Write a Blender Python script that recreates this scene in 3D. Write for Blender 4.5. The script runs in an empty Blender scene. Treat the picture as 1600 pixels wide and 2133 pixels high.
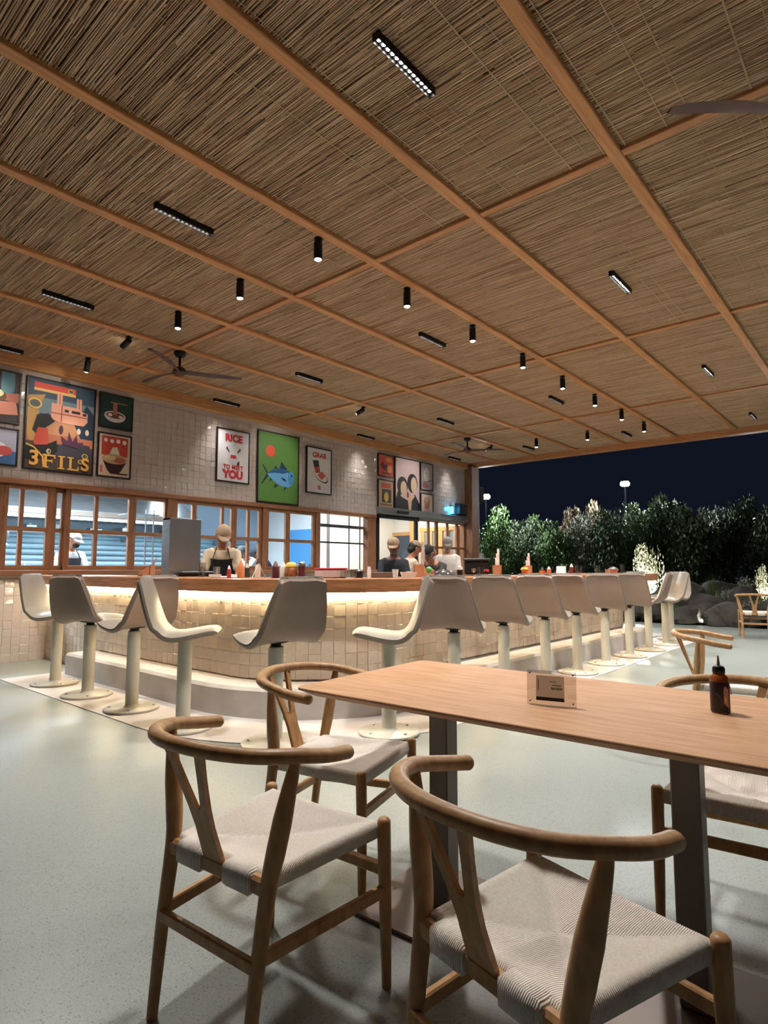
import bpy, bmesh, math, random
import numpy as np
from mathutils import Vector, Matrix, Quaternion
random.seed(7)
rng = np.random.default_rng(7)
scene = bpy.context.scene
COL = scene.collection
PI = math.pi
# ------------------------------------------------------------------ camera, world, exposure
YAW, PITCH, FPX, EYE = 0.7109277, 0.0940811, 1253.447, 1.18
fw = Vector((math.cos(YAW)*math.cos(PITCH), math.sin(YAW)*math.cos(PITCH), math.sin(PITCH)))
rt = Vector((math.sin(YAW), -math.cos(YAW), 0.0))
up = rt.cross(fw)
cam_data = bpy.data.cameras.new('camera')
cam_data.sensor_fit = 'HORIZONTAL'; cam_data.sensor_width = 36.0; cam_data.lens = FPX/1600*36.0
cam_data.clip_start = 0.05; cam_data.clip_end = 300
cam = bpy.data.objects.new('camera', cam_data); COL.objects.link(cam)
m = Matrix((rt, up, -fw)).transposed().to_4x4(); m.translation = (0, 0, EYE)
cam.matrix_world = m
scene.camera = cam
world = bpy.data.worlds.new('night_sky'); scene.world = world; world.use_nodes = True
bg = world.node_tree.nodes['Background']; bg.inputs[0].default_value = (0.0022, 0.0030, 0.0062, 1); bg.inputs[1].default_value = 1.0
vs = scene.view_settings
vs.view_transform = 'Standard'; vs.look = 'None'; vs.gamma = 1.0; vs.use_curve_mapping = False
vs.exposure = 1.16
cy = scene.cycles
cy.max_bounces = 6; cy.diffuse_bounces = 3; cy.glossy_bounces = 3; cy.transmission_bounces = 4; cy.transparent_max_bounces = 10
cy.use_adaptive_sampling = True; cy.adaptive_threshold = 0.08; cy.adaptive_min_samples = 16
cy.sample_clamp_indirect = 4.0; cy.caustics_reflective = False; cy.caustics_refractive = False
cy.use_denoising = True
# key positions of the place (metres): x runs along the tiled wall, y towards it
WALL_Y = 8.65; CEIL = 3.93; MAT_Z = 3.957; ROOF_X = 13.49
BEAMS = [1.29+1.085*k for k in range(-4, 7)]
CROSS = [-2.74, 0.57, 3.88, 7.18, 10.49, 13.44]

# ------------------------------------------------------------------ helpers
def S(r, g, b):
    def f(v):
        v /= 255.0
        return v/12.92 if v <= 0.04045 else ((v+0.055)/1.055)**2.4
    return (f(r), f(g), f(b), 1.0)

MATS = {}
def mat(name, c1, c2=None, rough=0.5, metal=0.0, scale=(1, 1, 1), nscale=6.0, bump=0.0, bscale=None, spec=0.5, emis=None, estr=0.0,
        rand=0.0, coat=0.0, detail=4.0, alpha=None, trans=0.0, ior=1.45, subs=0.0):
    if name in MATS: return MATS[name]
    M = bpy.data.materials.new(name); M.use_nodes = True
    nt = M.node_tree; N = nt.nodes; L = nt.links; P = N['Principled BSDF']
    P.inputs['Base Color'].default_value = c1; P.inputs['Roughness'].default_value = rough; P.inputs['Metallic'].default_value = metal
    P.inputs['Specular IOR Level'].default_value = spec; P.inputs['IOR'].default_value = ior
    if coat: P.inputs['Coat Weight'].default_value = coat; P.inputs['Coat Roughness'].default_value = 0.1
    if trans: P.inputs['Transmission Weight'].default_value = trans
    if emis: P.inputs['Emission Color'].default_value = emis; P.inputs['Emission Strength'].default_value = estr
    if c2 or bump:
        tc = N.new('ShaderNodeTexCoord'); mp = N.new('ShaderNodeMapping'); mp.inputs['Scale'].default_value = scale
        L.new(tc.outputs['Object'], mp.inputs[0])
        nz = N.new('ShaderNodeTexNoise'); nz.inputs['Scale'].default_value = nscale; nz.inputs['Detail'].default_value = detail
        L.new(mp.outputs[0], nz.inputs['Vector'])
    if c2:
        mx = N.new('ShaderNodeMix'); mx.data_type = 'RGBA'
        mx.inputs[6].default_value = c1; mx.inputs[7].default_value = c2
        rp = N.new('ShaderNodeMapRange'); rp.inputs[1].default_value = 0.3; rp.inputs[2].default_value = 0.7
        L.new(nz.outputs[0], rp.inputs[0])
        fac = rp.outputs[0]
        if rand:
            ge = N.new('ShaderNodeNewGeometry'); oi = N.new('ShaderNodeObjectInfo')
            ad = N.new('ShaderNodeMath'); ad.operation = 'ADD'; L.new(ge.outputs['Random Per Island'], ad.inputs[0]); L.new(oi.outputs['Random'], ad.inputs[1])
            fr = N.new('ShaderNodeMath'); fr.operation = 'FRACT'; L.new(ad.outputs[0], fr.inputs[0])
            mm = N.new('ShaderNodeMix'); mm.inputs[0].default_value = rand
            L.new(rp.outputs[0], mm.inputs[2]); L.new(fr.outputs[0], mm.inputs[3]); fac = mm.outputs[0]
        L.new(fac, mx.inputs[0]); L.new(mx.outputs[2], P.inputs['Base Color'])
    if bump:
        bp = N.new('ShaderNodeBump'); bp.inputs['Strength'].default_value = bump; bp.inputs['Distance'].default_value = 0.01
        if bscale:
            nb = N.new('ShaderNodeTexNoise'); nb.inputs['Scale'].default_value = bscale; L.new(mp.outputs[0], nb.inputs['Vector']); L.new(nb.outputs[0], bp.inputs['Height'])
        else: L.new(nz.outputs[0], bp.inputs['Height'])
        L.new(bp.outputs[0], P.inputs['Normal'])
    MATS[name] = M
    return M

def emit(name, c, s):
    if name in MATS: return MATS[name]
    M = bpy.data.materials.new(name); M.use_nodes = True; nt = M.node_tree; nt.nodes.clear()
    e = nt.nodes.new('ShaderNodeEmission'); e.inputs[0].default_value = c; e.inputs[1].default_value = s
    o = nt.nodes.new('ShaderNodeOutputMaterial'); nt.links.new(e.outputs[0], o.inputs[0]); MATS[name] = M
    return M

def glass(name, tint=(1, 1, 1, 1), gloss=0.08, rough=0.02):
    if name in MATS: return MATS[name]
    M = bpy.data.materials.new(name); M.use_nodes = True; nt = M.node_tree; nt.nodes.clear(); N = nt.nodes; L = nt.links
    t = N.new('ShaderNodeBsdfTransparent'); t.inputs[0].default_value = tint
    g = N.new('ShaderNodeBsdfGlossy'); g.inputs['Roughness'].default_value = rough
    x = N.new('ShaderNodeMixShader'); lw = N.new('ShaderNodeLayerWeight'); pw = N.new('ShaderNodeMath'); pw.operation = 'POWER'; pw.inputs[1].default_value = 5.0; L.new(lw.outputs['Facing'], pw.inputs[0])
    a = N.new('ShaderNodeMath'); a.operation = 'MULTIPLY_ADD'; a.inputs[1].default_value = 0.8; a.inputs[2].default_value = gloss; L.new(pw.outputs[0], a.inputs[0])
    L.new(a.outputs[0], x.inputs[0]); L.new(t.outputs[0], x.inputs[1]); L.new(g.outputs[0], x.inputs[2])
    o = N.new('ShaderNodeOutputMaterial'); L.new(x.outputs[0], o.inputs[0]); MATS[name] = M
    return M

class MB:
    """collects geometry; build() links it as one mesh object"""
    def __init__(s): s.v = []; s.f = []; s.mi = []; s.cur = 0
    def add(s, vs_, fs):
        n = len(s.v); s.v += [tuple(p) for p in vs_]
        for f in fs: s.f.append(tuple(i+n for i in f)); s.mi.append(s.cur)
        return s
    def box(s, x0, x1, y0, y1, z0, z1, M=None, bevel=0.0):
        if bevel > 0:
            b = min(bevel, (x1-x0)*.45, (y1-y0)*.45, (z1-z0)*.45); vs_ = []
            # 24 vertices: a chamfered box
            idx = {}
            for ax in range(3):
                for sx in (0, 1):
                    for sy in (0, 1):
                        for sz in (0, 1):
                            p = [(x0, x1)[sx], (y0, y1)[sy], (z0, z1)[sz]]; sg = (sx, sy, sz)
                            for k in range(3):
                                if k != ax: p[k] += b if sg[k] == 0 else -b
                            idx[(ax, sx, sy, sz)] = len(vs_); vs_.append(p)
            fs = []
            def q(ax, a, lst): return [idx[(ax,)+t] for t in lst]
            fs.append(q(0, 0, [(0,0,0),(0,0,1),(0,1,1),(0,1,0)])); fs.append(q(0, 1, [(1,0,0),(1,1,0),(1,1,1),(1,0,1)]))
            fs.append(q(1, 0, [(0,0,0),(1,0,0),(1,0,1),(0,0,1)])); fs.append(q(1, 1, [(0,1,0),(0,1,1),(1,1,1),(1,1,0)]))
            fs.append(q(2, 0, [(0,0,0),(0,1,0),(1,1,0),(1,0,0)])); fs.append(q(2, 1, [(0,0,1),(1,0,1),(1,1,1),(0,1,1)]))
            for a, c in ((0, 1), (0, 2), (1, 2)):
                o = 3-a-c
                for i in (0, 1):
                    for j in (0, 1):
                        def key(k): t = [0, 0, 0]; t[a] = i; t[c] = j; t[o] = k; return tuple(t)
                        fs.append([idx[(a,)+key(0)], idx[(a,)+key(1)], idx[(c,)+key(1)], idx[(c,)+key(0)]])
            for t in [(i, j, k) for i in (0, 1) for j in (0, 1) for k in (0, 1)]:
                fs.append([idx[(0,)+t], idx[(1,)+t], idx[(2,)+t]])
        else:
            vs_ = [(x, y, z) for x in (x0, x1) for y in (y0, y1) for z in (z0, z1)]
            fs = [(0,1,3,2), (4,6,7,5), (0,4,5,1), (2,3,7,6), (0,2,6,4), (1,5,7,3)]
        if M is not None: vs_ = [M @ Vector(p) for p in vs_]
        return s.add(vs_, fs)
    def rings(s, rings, caps=True, closed=False):
        n = len(rings[0]); vs_ = [p for r in rings for p in r]; fs = []
        K = len(rings)
        for k in range(K if closed else K-1):
            a = k*n; b = ((k+1) % K)*n
            for i in range(n):
                j = (i+1) % n; fs.append((a+i, a+j, b+j, b+i))
        if caps and not closed:
            fs.append(tuple(range(n-1, -1, -1))); fs.append(tuple((K-1)*n+i for i in range(n)))
        return s.add(vs_, fs)
    def lathe(s, prof, c=(0, 0, 0), seg=16, M=None):
        R = []
        for r, z in prof:
            ring = [Vector((c[0]+r*math.cos(2*PI*i/seg), c[1]+r*math.sin(2*PI*i/seg), c[2]+z)) for i in range(seg)]
            if M is not None: ring = [M @ p for p in ring]
            R.append(ring)
        return s.rings(R)
    def tube(s, pts, rad, seg=10, flat=1.0, upv=Vector((0, 0, 1)), dome=True):
        pts = [Vector(p) for p in pts]; n = len(pts)
        if not isinstance(rad, (list, tuple)): rad = [rad]*n
        T = []
        for i in range(n):
            a = pts[max(i-1, 0)]; b = pts[min(i+1, n-1)]; T.append((b-a).normalized())
        u = upv if abs(T[0].dot(upv)) < 0.95 else Vector((1, 0, 0))
        nrm = (u - T[0]*u.dot(T[0])).normalized(); R = []
        def ring(p, t, nm, r):
            bn = t.cross(nm)
            return [p + nm*(r*math.cos(2*PI*i/seg)) + bn*(r*flat*math.sin(2*PI*i/seg)) for i in range(seg)]
        for i in range(n):
            nrm = (nrm - T[i]*nrm.dot(T[i])).normalized()
            if i == 0 and dome:
                for q in (0.25, 0.7): R.append(ring(pts[0]-T[0]*rad[0]*(1-q)*0.8, T[0], nrm, rad[0]*math.sqrt(1-(1-q)**2)))
            R.append(ring(pts[i], T[i], nrm, rad[i]))
            if i == n-1 and dome:
                for q in (0.7, 0.25): R.append(ring(pts[i]+T[i]*rad[i]*(1-q)*0.8, T[i], nrm, rad[i]*math.sqrt(1-(1-q)**2)))
        return s.rings(R)
    def prism(s, poly, d0, d1, M):
        """poly in local xy, extruded along local z from d0 to d1, mapped by M"""
        n = len(poly)
        vs_ = [M @ Vector((p[0], p[1], d0)) for p in poly]+[M @ Vector((p[0], p[1], d1)) for p in poly]
        fs = [tuple(range(n-1, -1, -1)), tuple(range(n, 2*n))]+[(i, (i+1) % n, n+(i+1) % n, n+i) for i in range(n)]
        return s.add(vs_, fs)
    def sphere(s, c, r, seg=12, rg=8, M=None):
        r = r if isinstance(r, (tuple, list)) else (r, r, r); R = []
        for k in range(rg+1):
            th = PI*(k+0.02*(k == 0)-0.02*(k == rg))/rg
            ring = [Vector((c[0]+r[0]*math.sin(th)*math.cos(2*PI*i/seg), c[1]+r[1]*math.sin(th)*math.sin(2*PI*i/seg), c[2]-r[2]*math.cos(th))) for i in range(seg)]
            if M is not None: ring = [M @ p for p in ring]
            R.append(ring)
        return s.rings(R)
    def build(s, name, mats, parent=None, smooth=False, loc=None, angle=40):
        me = bpy.data.meshes.new(name); me.from_pydata(s.v, [], s.f)
        if not isinstance(mats, (list, tuple)): mats = [mats]
        for m_ in mats: me.materials.append(m_)
        if len(mats) > 1: me.polygons.foreach_set('material_index', s.mi)
        bm = bmesh.new(); bm.from_mesh(me); bmesh.ops.recalc_face_normals(bm, faces=bm.faces)
        if smooth:
            a = math.radians(angle)
            for f in bm.faces: f.smooth = True
            for e in bm.edges:
                if len(e.link_faces) == 2 and e.calc_face_angle(0) > a: e.smooth = False
        bm.to_mesh(me); bm.free(); me.update()
        return link(name, me, parent, loc)

def link(name, me, parent=None, loc=None):
    o = bpy.data.objects.new(name, me); COL.objects.link(o)
    if parent is not None: o.parent = parent
    if loc is not None: o.location = loc
    return o
def thing(name, label, cat, loc=(0, 0, 0), rz=0.0, group=None):
    o = bpy.data.objects.new(name, None); COL.objects.link(o); o.location = loc; o.rotation_euler = (0, 0, rz)
    o.empty_display_size = 0.1
    return tag(o, label, cat, group)
def tag(o, label=None, cat=None, group=None, kind=None):
    if label: o['label'] = label
    if cat: o['category'] = cat
    if group: o['group'] = group
    if kind: o['kind'] = kind
    return o
def struct(o, label=None): o['kind'] = 'structure'; (label and o.__setitem__('label', label)); return o
def sempty(name, label=None, loc=(0, 0, 0)):
    o = bpy.data.objects.new(name, None); COL.objects.link(o); o.location = loc; return struct(o, label)
def copy_tree(o, parent=None):
    c = o.copy(); COL.objects.link(c); c.parent = parent
    for ch in list(o.children): copy_tree(ch, c)
    return c
def smooth_path(pts, n=6):
    P = [np.array(p, float) for p in pts]; out = []
    for i in range(len(P)-1):
        p0 = P[max(i-1, 0)]; p1 = P[i]; p2 = P[i+1]; p3 = P[min(i+2, len(P)-1)]
        for k in range(n):
            t = k/n; out.append(0.5*((2*p1)+(-p0+p2)*t+(2*p0-5*p1+4*p2-p3)*t*t+(-p0+3*p1-3*p2+p3)*t**3))
    out.append(P[-1]); return out
def spot(name, loc, power, color, angle, blend=0.5, target=None, parent=None, size=0.04):
    d = bpy.data.lights.new(name, 'SPOT'); d.energy = power; d.color = color; d.spot_size = math.radians(angle); d.spot_blend = blend; d.shadow_soft_size = size
    o = bpy.data.objects.new(name, d); COL.objects.link(o); o.location = loc
    if target is not None: o.rotation_euler = (Vector(target)-Vector(loc)).to_track_quat('-Z', 'Y').to_euler()
    return o
def area(name, loc, sx, sy, power, color, rot=(0, 0, 0), spread=180):
    d = bpy.data.lights.new(name, 'AREA'); d.shape = 'RECTANGLE'; d.size = sx; d.size_y = sy; d.energy = power; d.color = color; d.spread = math.radians(spread)
    o = bpy.data.objects.new(name, d); COL.objects.link(o); o.location = loc; o.rotation_euler = rot
    return o

# ------------------------------------------------------------------ materials
BATTEN = mat('batten_wood', S(222, 162, 106), S(190, 130, 80), rough=0.5, scale=(1, 14, 14), nscale=3)
BATTEN_Y = mat('cross_batten_wood', S(214, 152, 100), S(184, 124, 78), rough=0.5, scale=(14, 1, 14), nscale=3)
FRAME = mat('frame_wood', S(158, 108, 76), S(124, 82, 56), rough=0.45, scale=(6, 6, 1.2), nscale=4)
FRAME_H = mat('frame_wood_horizontal', S(164, 114, 80), S(132, 88, 60), rough=0.45, scale=(1, 8, 8), nscale=4)
BAR_WOOD = mat('bar_wood', S(186, 128, 86), S(140, 88, 56), rough=0.38, scale=(1.2, 1.2, 14), nscale=3.5, coat=0.15)
OAK = mat('table_oak', S(216, 170, 132), S(192, 144, 106), rough=0.62, spec=0.2, scale=(26, 2.2, 10), nscale=2.6, bump=0.05, detail=6)
CHAIR = mat('chair_oak', S(196, 152, 104), S(166, 122, 78), rough=0.42, scale=(5, 5, 2), nscale=9)
BLACK = mat('black_metal', S(28, 26, 26), rough=0.45, metal=0.3)
DARK = mat('dark_plastic', S(24, 24, 26), rough=0.4)
LEGMETAL = mat('table_leg_metal', S(150, 138, 126), S(134, 124, 114), rough=0.42, metal=0.2, nscale=3)
BASEMETAL = mat('table_base_metal', S(124, 112, 104), S(110, 98, 92), rough=0.4, metal=0.5, nscale=3)
STOOL = mat('stool_shell', S(136, 126, 114), S(129, 119, 108), rough=0.42, nscale=3)
STOOLPAD = mat('stool_pad', S(150, 128, 116), S(143, 122, 110), rough=0.5, nscale=5)
CREAM = mat('cream_enamel', S(206, 200, 184), S(198, 192, 176), rough=0.35, nscale=3)
STEEL = mat('brushed_steel', S(186, 188, 190), S(160, 164, 168), rough=0.28, metal=0.9, scale=(1, 1, 12), nscale=4)
GROUT = mat('grout', S(206, 194, 184), S(196, 184, 174), rough=0.8, nscale=20)
TILE = mat('glazed_tile', S(202, 190, 184), S(190, 177, 170), rough=0.06, nscale=14, rand=0.5, bump=0.16, bscale=16, coat=0.3)
BARTILE = mat('bar_glazed_tile', S(222, 208, 190), S(202, 184, 162), rough=0.10, nscale=14, rand=0.5, bump=0.16, bscale=22)
CONC = mat('pale_concrete', S(196, 190, 184), S(178, 172, 166), rough=0.55, nscale=5, bump=0.03, bscale=60)
SLAB = mat('slab_microcement', S(216, 208, 204), S(204, 196, 192), rough=0.4, nscale=3)
WHITE = mat('white_paint', S(232, 230, 226), rough=0.5)
PAPER = mat('paper', S(236, 230, 224), rough=0.6)
PANE = glass('window_glass', (0.95, 0.97, 0.98, 1), 0.05)
CLEAR = glass('clear_acrylic', (0.94, 0.93, 0.92, 1), 0.07)
TUMBLER = glass('drinking_glass', (0.86, 0.87, 0.86, 1), 0.10)

def terrazzo():
    M = bpy.data.materials.new('polished_terrazzo'); M.use_nodes = True; nt = M.node_tree; N = nt.nodes; L = nt.links; P = N['Principled BSDF']
    tc = N.new('ShaderNodeTexCoord')
    big = N.new('ShaderNodeTexNoise'); big.inputs['Scale'].default_value = 0.9; big.inputs['Detail'].default_value = 5; L.new(tc.outputs['Object'], big.inputs['Vector'])
    base = N.new('ShaderNodeMix'); base.data_type = 'RGBA'; base.inputs[6].default_value = S(132, 139, 136); base.inputs[7].default_value = S(153, 160, 155); L.new(big.outputs[0], base.inputs[0])
    cur = base.outputs[2]
    for sc, th, col, am in ((140, 0.20, S(94, 100, 96), 0.55), (260, 0.22, S(178, 180, 170), 0.5), (70, 0.085, S(52, 54, 54), 0.8), (38, 0.045, S(60, 58, 54), 0.8)):
        v = N.new('ShaderNodeTexVoronoi'); v.inputs['Scale'].default_value = sc; L.new(tc.outputs['Object'], v.inputs['Vector'])
        # a cell carries a chip only when its random colour is low: pieces of uneven size
        sp = N.new('ShaderNodeSeparateColor'); L.new(v.outputs['Color'], sp.inputs[0])
        rad = N.new('ShaderNodeMath'); rad.operation = 'MULTIPLY'; rad.inputs[1].default_value = th*2.2; L.new(sp.outputs[0], rad.inputs[0])
        lt = N.new('ShaderNodeMath'); lt.operation = 'LESS_THAN'; L.new(v.outputs['Distance'], lt.inputs[0]); L.new(rad.outputs[0], lt.inputs[1])
        mu = N.new('ShaderNodeMath'); mu.operation = 'MULTIPLY'; mu.inputs[1].default_value = am; L.new(lt.outputs[0], mu.inputs[0])
        mx = N.new('ShaderNodeMix'); mx.data_type = 'RGBA'; mx.inputs[7].default_value = col; L.new(cur, mx.inputs[6]); L.new(mu.outputs[0], mx.inputs[0]); cur = mx.outputs[2]
    L.new(cur, P.inputs['Base Color'])
    rr = N.new('ShaderNodeMapRange'); rr.inputs[3].default_value = 0.26; rr.inputs[4].default_value = 0.40; L.new(big.outputs[0], rr.inputs[0]); L.new(rr.outputs[0], P.inputs['Roughness'])
    P.inputs['Specular IOR Level'].default_value = 0.5
    return M
TERRAZZO = terrazzo()

def cord_material():
    M = bpy.data.materials.new('paper_cord'); M.use_nodes = True; nt = M.node_tree; N = nt.nodes; L = nt.links; P = N['Principled BSDF']
    tc = N.new('ShaderNodeTexCoord'); sx = N.new('ShaderNodeSeparateXYZ'); L.new(tc.outputs['Object'], sx.inputs[0])
    def math_(op, a, b=None):
        n = N.new('ShaderNodeMath'); n.operation = op
        for i, q in enumerate((a, b)):
            if q is None: continue
            if isinstance(q, (int, float)): n.inputs[i].default_value = q
            else: L.new(q, n.inputs[i])
        return n.outputs[0]
    a = math_('ABSOLUTE', math_('SUBTRACT', sx.outputs[0], 0.035)); b = math_('ABSOLUTE', sx.outputs[1])
    isx = math_('GREATER_THAN', math_('MULTIPLY', a, 1.05), b)      # front and back fields: cords run fore-aft, side fields: across
    nz = N.new('ShaderNodeTexNoise'); nz.inputs['Scale'].default_value = 40; L.new(tc.outputs['Object'], nz.inputs['Vector'])
    wob = math_('MULTIPLY', nz.outputs[0], 2.5)
    fy = math_('SINE', math_('ADD', math_('MULTIPLY', sx.outputs[1], 1350), wob)); fx = math_('SINE', math_('ADD', math_('MULTIPLY', sx.outputs[0], 1350), wob))
    mx = N.new('ShaderNodeMix'); L.new(isx, mx.inputs[0]); L.new(fx, mx.inputs[2]); L.new(fy, mx.inputs[3])
    seam = math_('SMOOTH_MIN', math_('ABSOLUTE', math_('SUBTRACT', math_('MULTIPLY', a, 1.05), b)), 0.012)
    seam = math_('MULTIPLY', seam, 90.0)
    n2 = N.new('ShaderNodeTexNoise'); n2.inputs['Scale'].default_value = 160; L.new(tc.outputs['Object'], n2.inputs['Vector'])
    h = math_('ADD', math_('ADD', math_('MULTIPLY', mx.outputs[0], 0.35), seam), math_('MULTIPLY', n2.outputs[0], 0.5))
    bp = N.new('ShaderNodeBump'); bp.inputs['Strength'].default_value = 0.6; bp.inputs['Distance'].default_value = 0.004; L.new(h, bp.inputs['Height']); L.new(bp.outputs[0], P.inputs['Normal'])
    cm = N.new('ShaderNodeMix'); cm.data_type = 'RGBA'; cm.inputs[6].default_value = S(214, 200, 184); cm.inputs[7].default_value = S(248, 240, 230)
    L.new(math_('ADD', math_('MULTIPLY', mx.outputs[0], 0.3), math_('MULTIPLY', n2.outputs[0], 1.0)), cm.inputs[0]); L.new(cm.outputs[2], P.inputs['Base Color'])
    P.inputs['Roughness'].default_value = 0.75
    return M
CORD = cord_material()
POSTBLACK = mat('lamp_post_black', S(3, 3, 4), rough=1.0, spec=0.0)
# ------------------------------------------------------------------ floor, ground
b = MB(); b.box(-5, 14.0, -6, 8.8, -0.12, 0); struct(b.build('floor', TERRAZZO), 'polished grey terrazzo floor')
SOIL = mat('garden_soil', S(62, 56, 46), S(40, 42, 30), rough=0.95, nscale=3, bump=0.5, bscale=9)
b = MB(); b.box(14.0, 70, -40, 60, -0.3, -0.05); struct(b.build('ground', SOIL), 'dark garden soil beyond the terrazzo')
# ------------------------------------------------------------------ ceiling: boards, battens, reed mats
ceiling = sempty('ceiling', 'reed mat ceiling with wooden battens')
BOARD = mat('ceiling_board', S(120, 90, 62), rough=0.9)
b = MB(); b.box(-4, ROOF_X, -4.5, WALL_Y+0.1, 3.985, 4.10); b.build('roof_board', BOARD, ceiling)
def reed_material():
    M = mat('reed', S(232, 202, 166), S(172, 136, 104), rough=0.62, scale=(30, 1.5, 30), nscale=4, rand=0.75)
    return M
REED = reed_material()
THREAD = mat('binding_thread', S(190, 164, 130), rough=0.8)
def reed_mesh(seed, lx, ly):
    r = np.random.default_rng(seed); V = []; F = []; MI = []
    n = 0; x = 0.0; cols = int(lx/0.0105)
    for c in range(cols):
        x = (c+0.5+r.uniform(-.3, .3))*lx/cols; y = -r.uniform(0, 0.5)
        while y < ly:
            ln = r.uniform(0.25, 0.95); y0 = max(y, 0.0); y1 = min(y+ln, ly); y += ln*r.uniform(0.8, 1.0)
            if y1-y0 < 0.02: continue
            rad = r.uniform(0.0035, 0.0062); z0 = r.uniform(0.0, 0.007); z1 = z0+r.uniform(-.004, .004); dx = r.uniform(-.006, .006)
            V += [(x-rad, y0, z0+.006), (x-rad*.5, y0, z0-rad*.9), (x+rad*.5, y0, z0-rad*.9), (x+rad, y0, z0+.006),
                  (x+dx-rad, y1, z1+.006), (x+dx-rad*.5, y1, z1-rad*.9), (x+dx+rad*.5, y1, z1-rad*.9), (x+dx+rad, y1, z1+.006)]
            F += [(n, n+4, n+5, n+1), (n+1, n+5, n+6, n+2), (n+2, n+6, n+7, n+3)]; MI += [0, 0, 0]; n += 8
    t = 0.06
    while t < ly:
        V += [(0, t, -.0062), (lx, t+r.uniform(-.01, .01), -.0062), (lx, t+.0025, -.0062), (0, t+.0025, -.0062)]; F += [(n, n+1, n+2, n+3)]; MI += [1]; n += 4
        t += r.uniform(0.07, 0.16)
    me = bpy.data.meshes.new('reed_mat'); me.from_pydata(V, [], F); me.materials.append(REED); me.materials.append(THREAD)
    me.polygons.foreach_set('material_index', MI); me.update(); return me
reeds = [reed_mesh(k, 3.31, 1.085) for k in range(3)]
edge_reeds = reed_mesh(9, 3.31, 0.85)
for i in range(len(BEAMS)):
    for j in range(len(CROSS)-1):
        x0 = CROSS[j]; y0 = BEAMS[i]; last = i == len(BEAMS)-1
        o = link('reed_mat', edge_reeds if last else reeds[(i*2+j*3+i*j) % 3], ceiling, (x0, y0, MAT_Z))
        o.scale = ((CROSS[j+1]-x0)/3.31, 1, 1); o['kind'] = 'stuff'
for y in BEAMS:
    b = MB(); b.box(-4, ROOF_X, y-.042, y+.042, CEIL-.012, 4.02, bevel=.006); b.build('long_batten', BATTEN, ceiling)
for x in CROSS:
    b = MB(); b.box(x-.034, x+.034, -4.5, WALL_Y, CEIL-.004, 4.02, bevel=.005); b.build('cross_batten', BATTEN_Y, ceiling)
b = MB(); b.box(ROOF_X-.04, ROOF_X+.16, -4.5, WALL_Y+.1, 3.84, 4.24, bevel=.01); struct(b.build('trim_1', BATTEN_Y), 'wooden fascia beam along the open roof edge')
b = MB(); b.box(-4, ROOF_X-.05, WALL_Y-.10, WALL_Y+.02, 3.80, 4.02, bevel=.008); struct(b.build('trim_2', BATTEN), 'wooden cornice above the tiled wall')

# ------------------------------------------------------------------ tiled wall
T = 0.105
def tile_mesh(seed):
    r = np.random.default_rng(seed); h = T/2-.0003-abs(r.normal(0, .0003)); d = .010
    tx, tz = r.normal(0, .034, 2); bx, bz = r.normal(0, .03, 2)
    def y(x, z): return -d - x*tx - z*tz - 6*x*z*bx + r.uniform(-.0006, .0006)
    V = [(-h, 0, -h), (h, 0, -h), (h, 0, h), (-h, 0, h)]
    k = h-.0035
    V += [(p[0]*1.0, -d*.8, p[2]*1.0) for p in V[:4]]
    V += [(sx*k, y(sx*k, sz*k), sz*k) for sx, sz in ((-1, -1), (1, -1), (1, 1), (-1, 1))]
    F = [(0, 1, 5, 4), (1, 2, 6, 5), (2, 3, 7, 6), (3, 0, 4, 7), (4, 5, 9, 8), (5, 6, 10, 9), (6, 7, 11, 10), (7, 4, 8, 11), (8, 9, 10, 11)]
    return V, F
TV = [tile_mesh(k) for k in range(28)]
def make_tiles(parent, places, material, n_parts=300):
    """places: list of (matrix, importance); the most visible become parts of their own"""
    meshes = []
    for V, F in TV:
        me = bpy.data.meshes.new('tile'); me.from_pydata(V, [], F); me.materials.append(material); meshes.append(me)
    order = sorted(range(len(places)), key=lambda i: -places[i][1]); rest = MB(); r = random.Random(3)
    for k, i in enumerate(order):
        q = r.randrange(len(TV))
        if k < n_parts:
            o = link('tile', meshes[q], parent); o.matrix_local = places[i][0]
        else: rest.add([places[i][0] @ Vector(p) for p in TV[q][0]], TV[q][1])
    if rest.v:
        o = rest.build('tile_field', material, parent); o['kind'] = 'stuff'
wall = sempty('wall_back', 'wall of glossy handmade off-white tiles above the kitchen windows')
b = MB(); b.box(-4, 13.4, WALL_Y, WALL_Y+.16, 2.33, 4.02); b.box(-4, 1.52, WALL_Y, WALL_Y+.16, 0, 2.33); b.box(1.52, 9.74, WALL_Y, WALL_Y+.16, 0, 1.12); b.build('wall_core', GROUT, wall)
pl = []
zs = [2.345+T/2+T*k for k in range(14)]; xs = [2.1+T*k for k in range(-24, 108)]
POSTER_BOX = [(2.0, 4.25, 2.47, 3.74), (5.7, 6.38, 2.64, 3.57), (6.55, 7.52, 2.36, 3.68), (7.71, 8.39, 2.64, 3.56), (9.8, 11.84, 2.48, 3.73)]
for x in xs:
    for z in zs:
        if z+T/2 > 3.81 or x > 13.3: continue
        cov = any(a+.05 < x < b_-.05 and c+.05 < z < d-.05 for a, b_, c, d in POSTER_BOX)
        pl.append((Matrix.Translation((x, WALL_Y, z)), (0 if cov or x < 2.4 else 1)*(1/(x+4)+.02*random.random())))
for x in [2.1+T*k for k in range(-24, 13)]:
    for z in [T/2+T*k for k in range(10)]: pl.append((Matrix.Translation((x, WALL_Y, z)), 1.0 if x > 2.6 else 0.1))
make_tiles(wall, pl, TILE)
b = MB(); b.box(-4, 9.75, WALL_Y-.05, WALL_Y+.10, 2.275, 2.345, bevel=.006); struct(b.build('trim_3', FRAME_H), 'wooden lintel over the kitchen windows')
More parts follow.
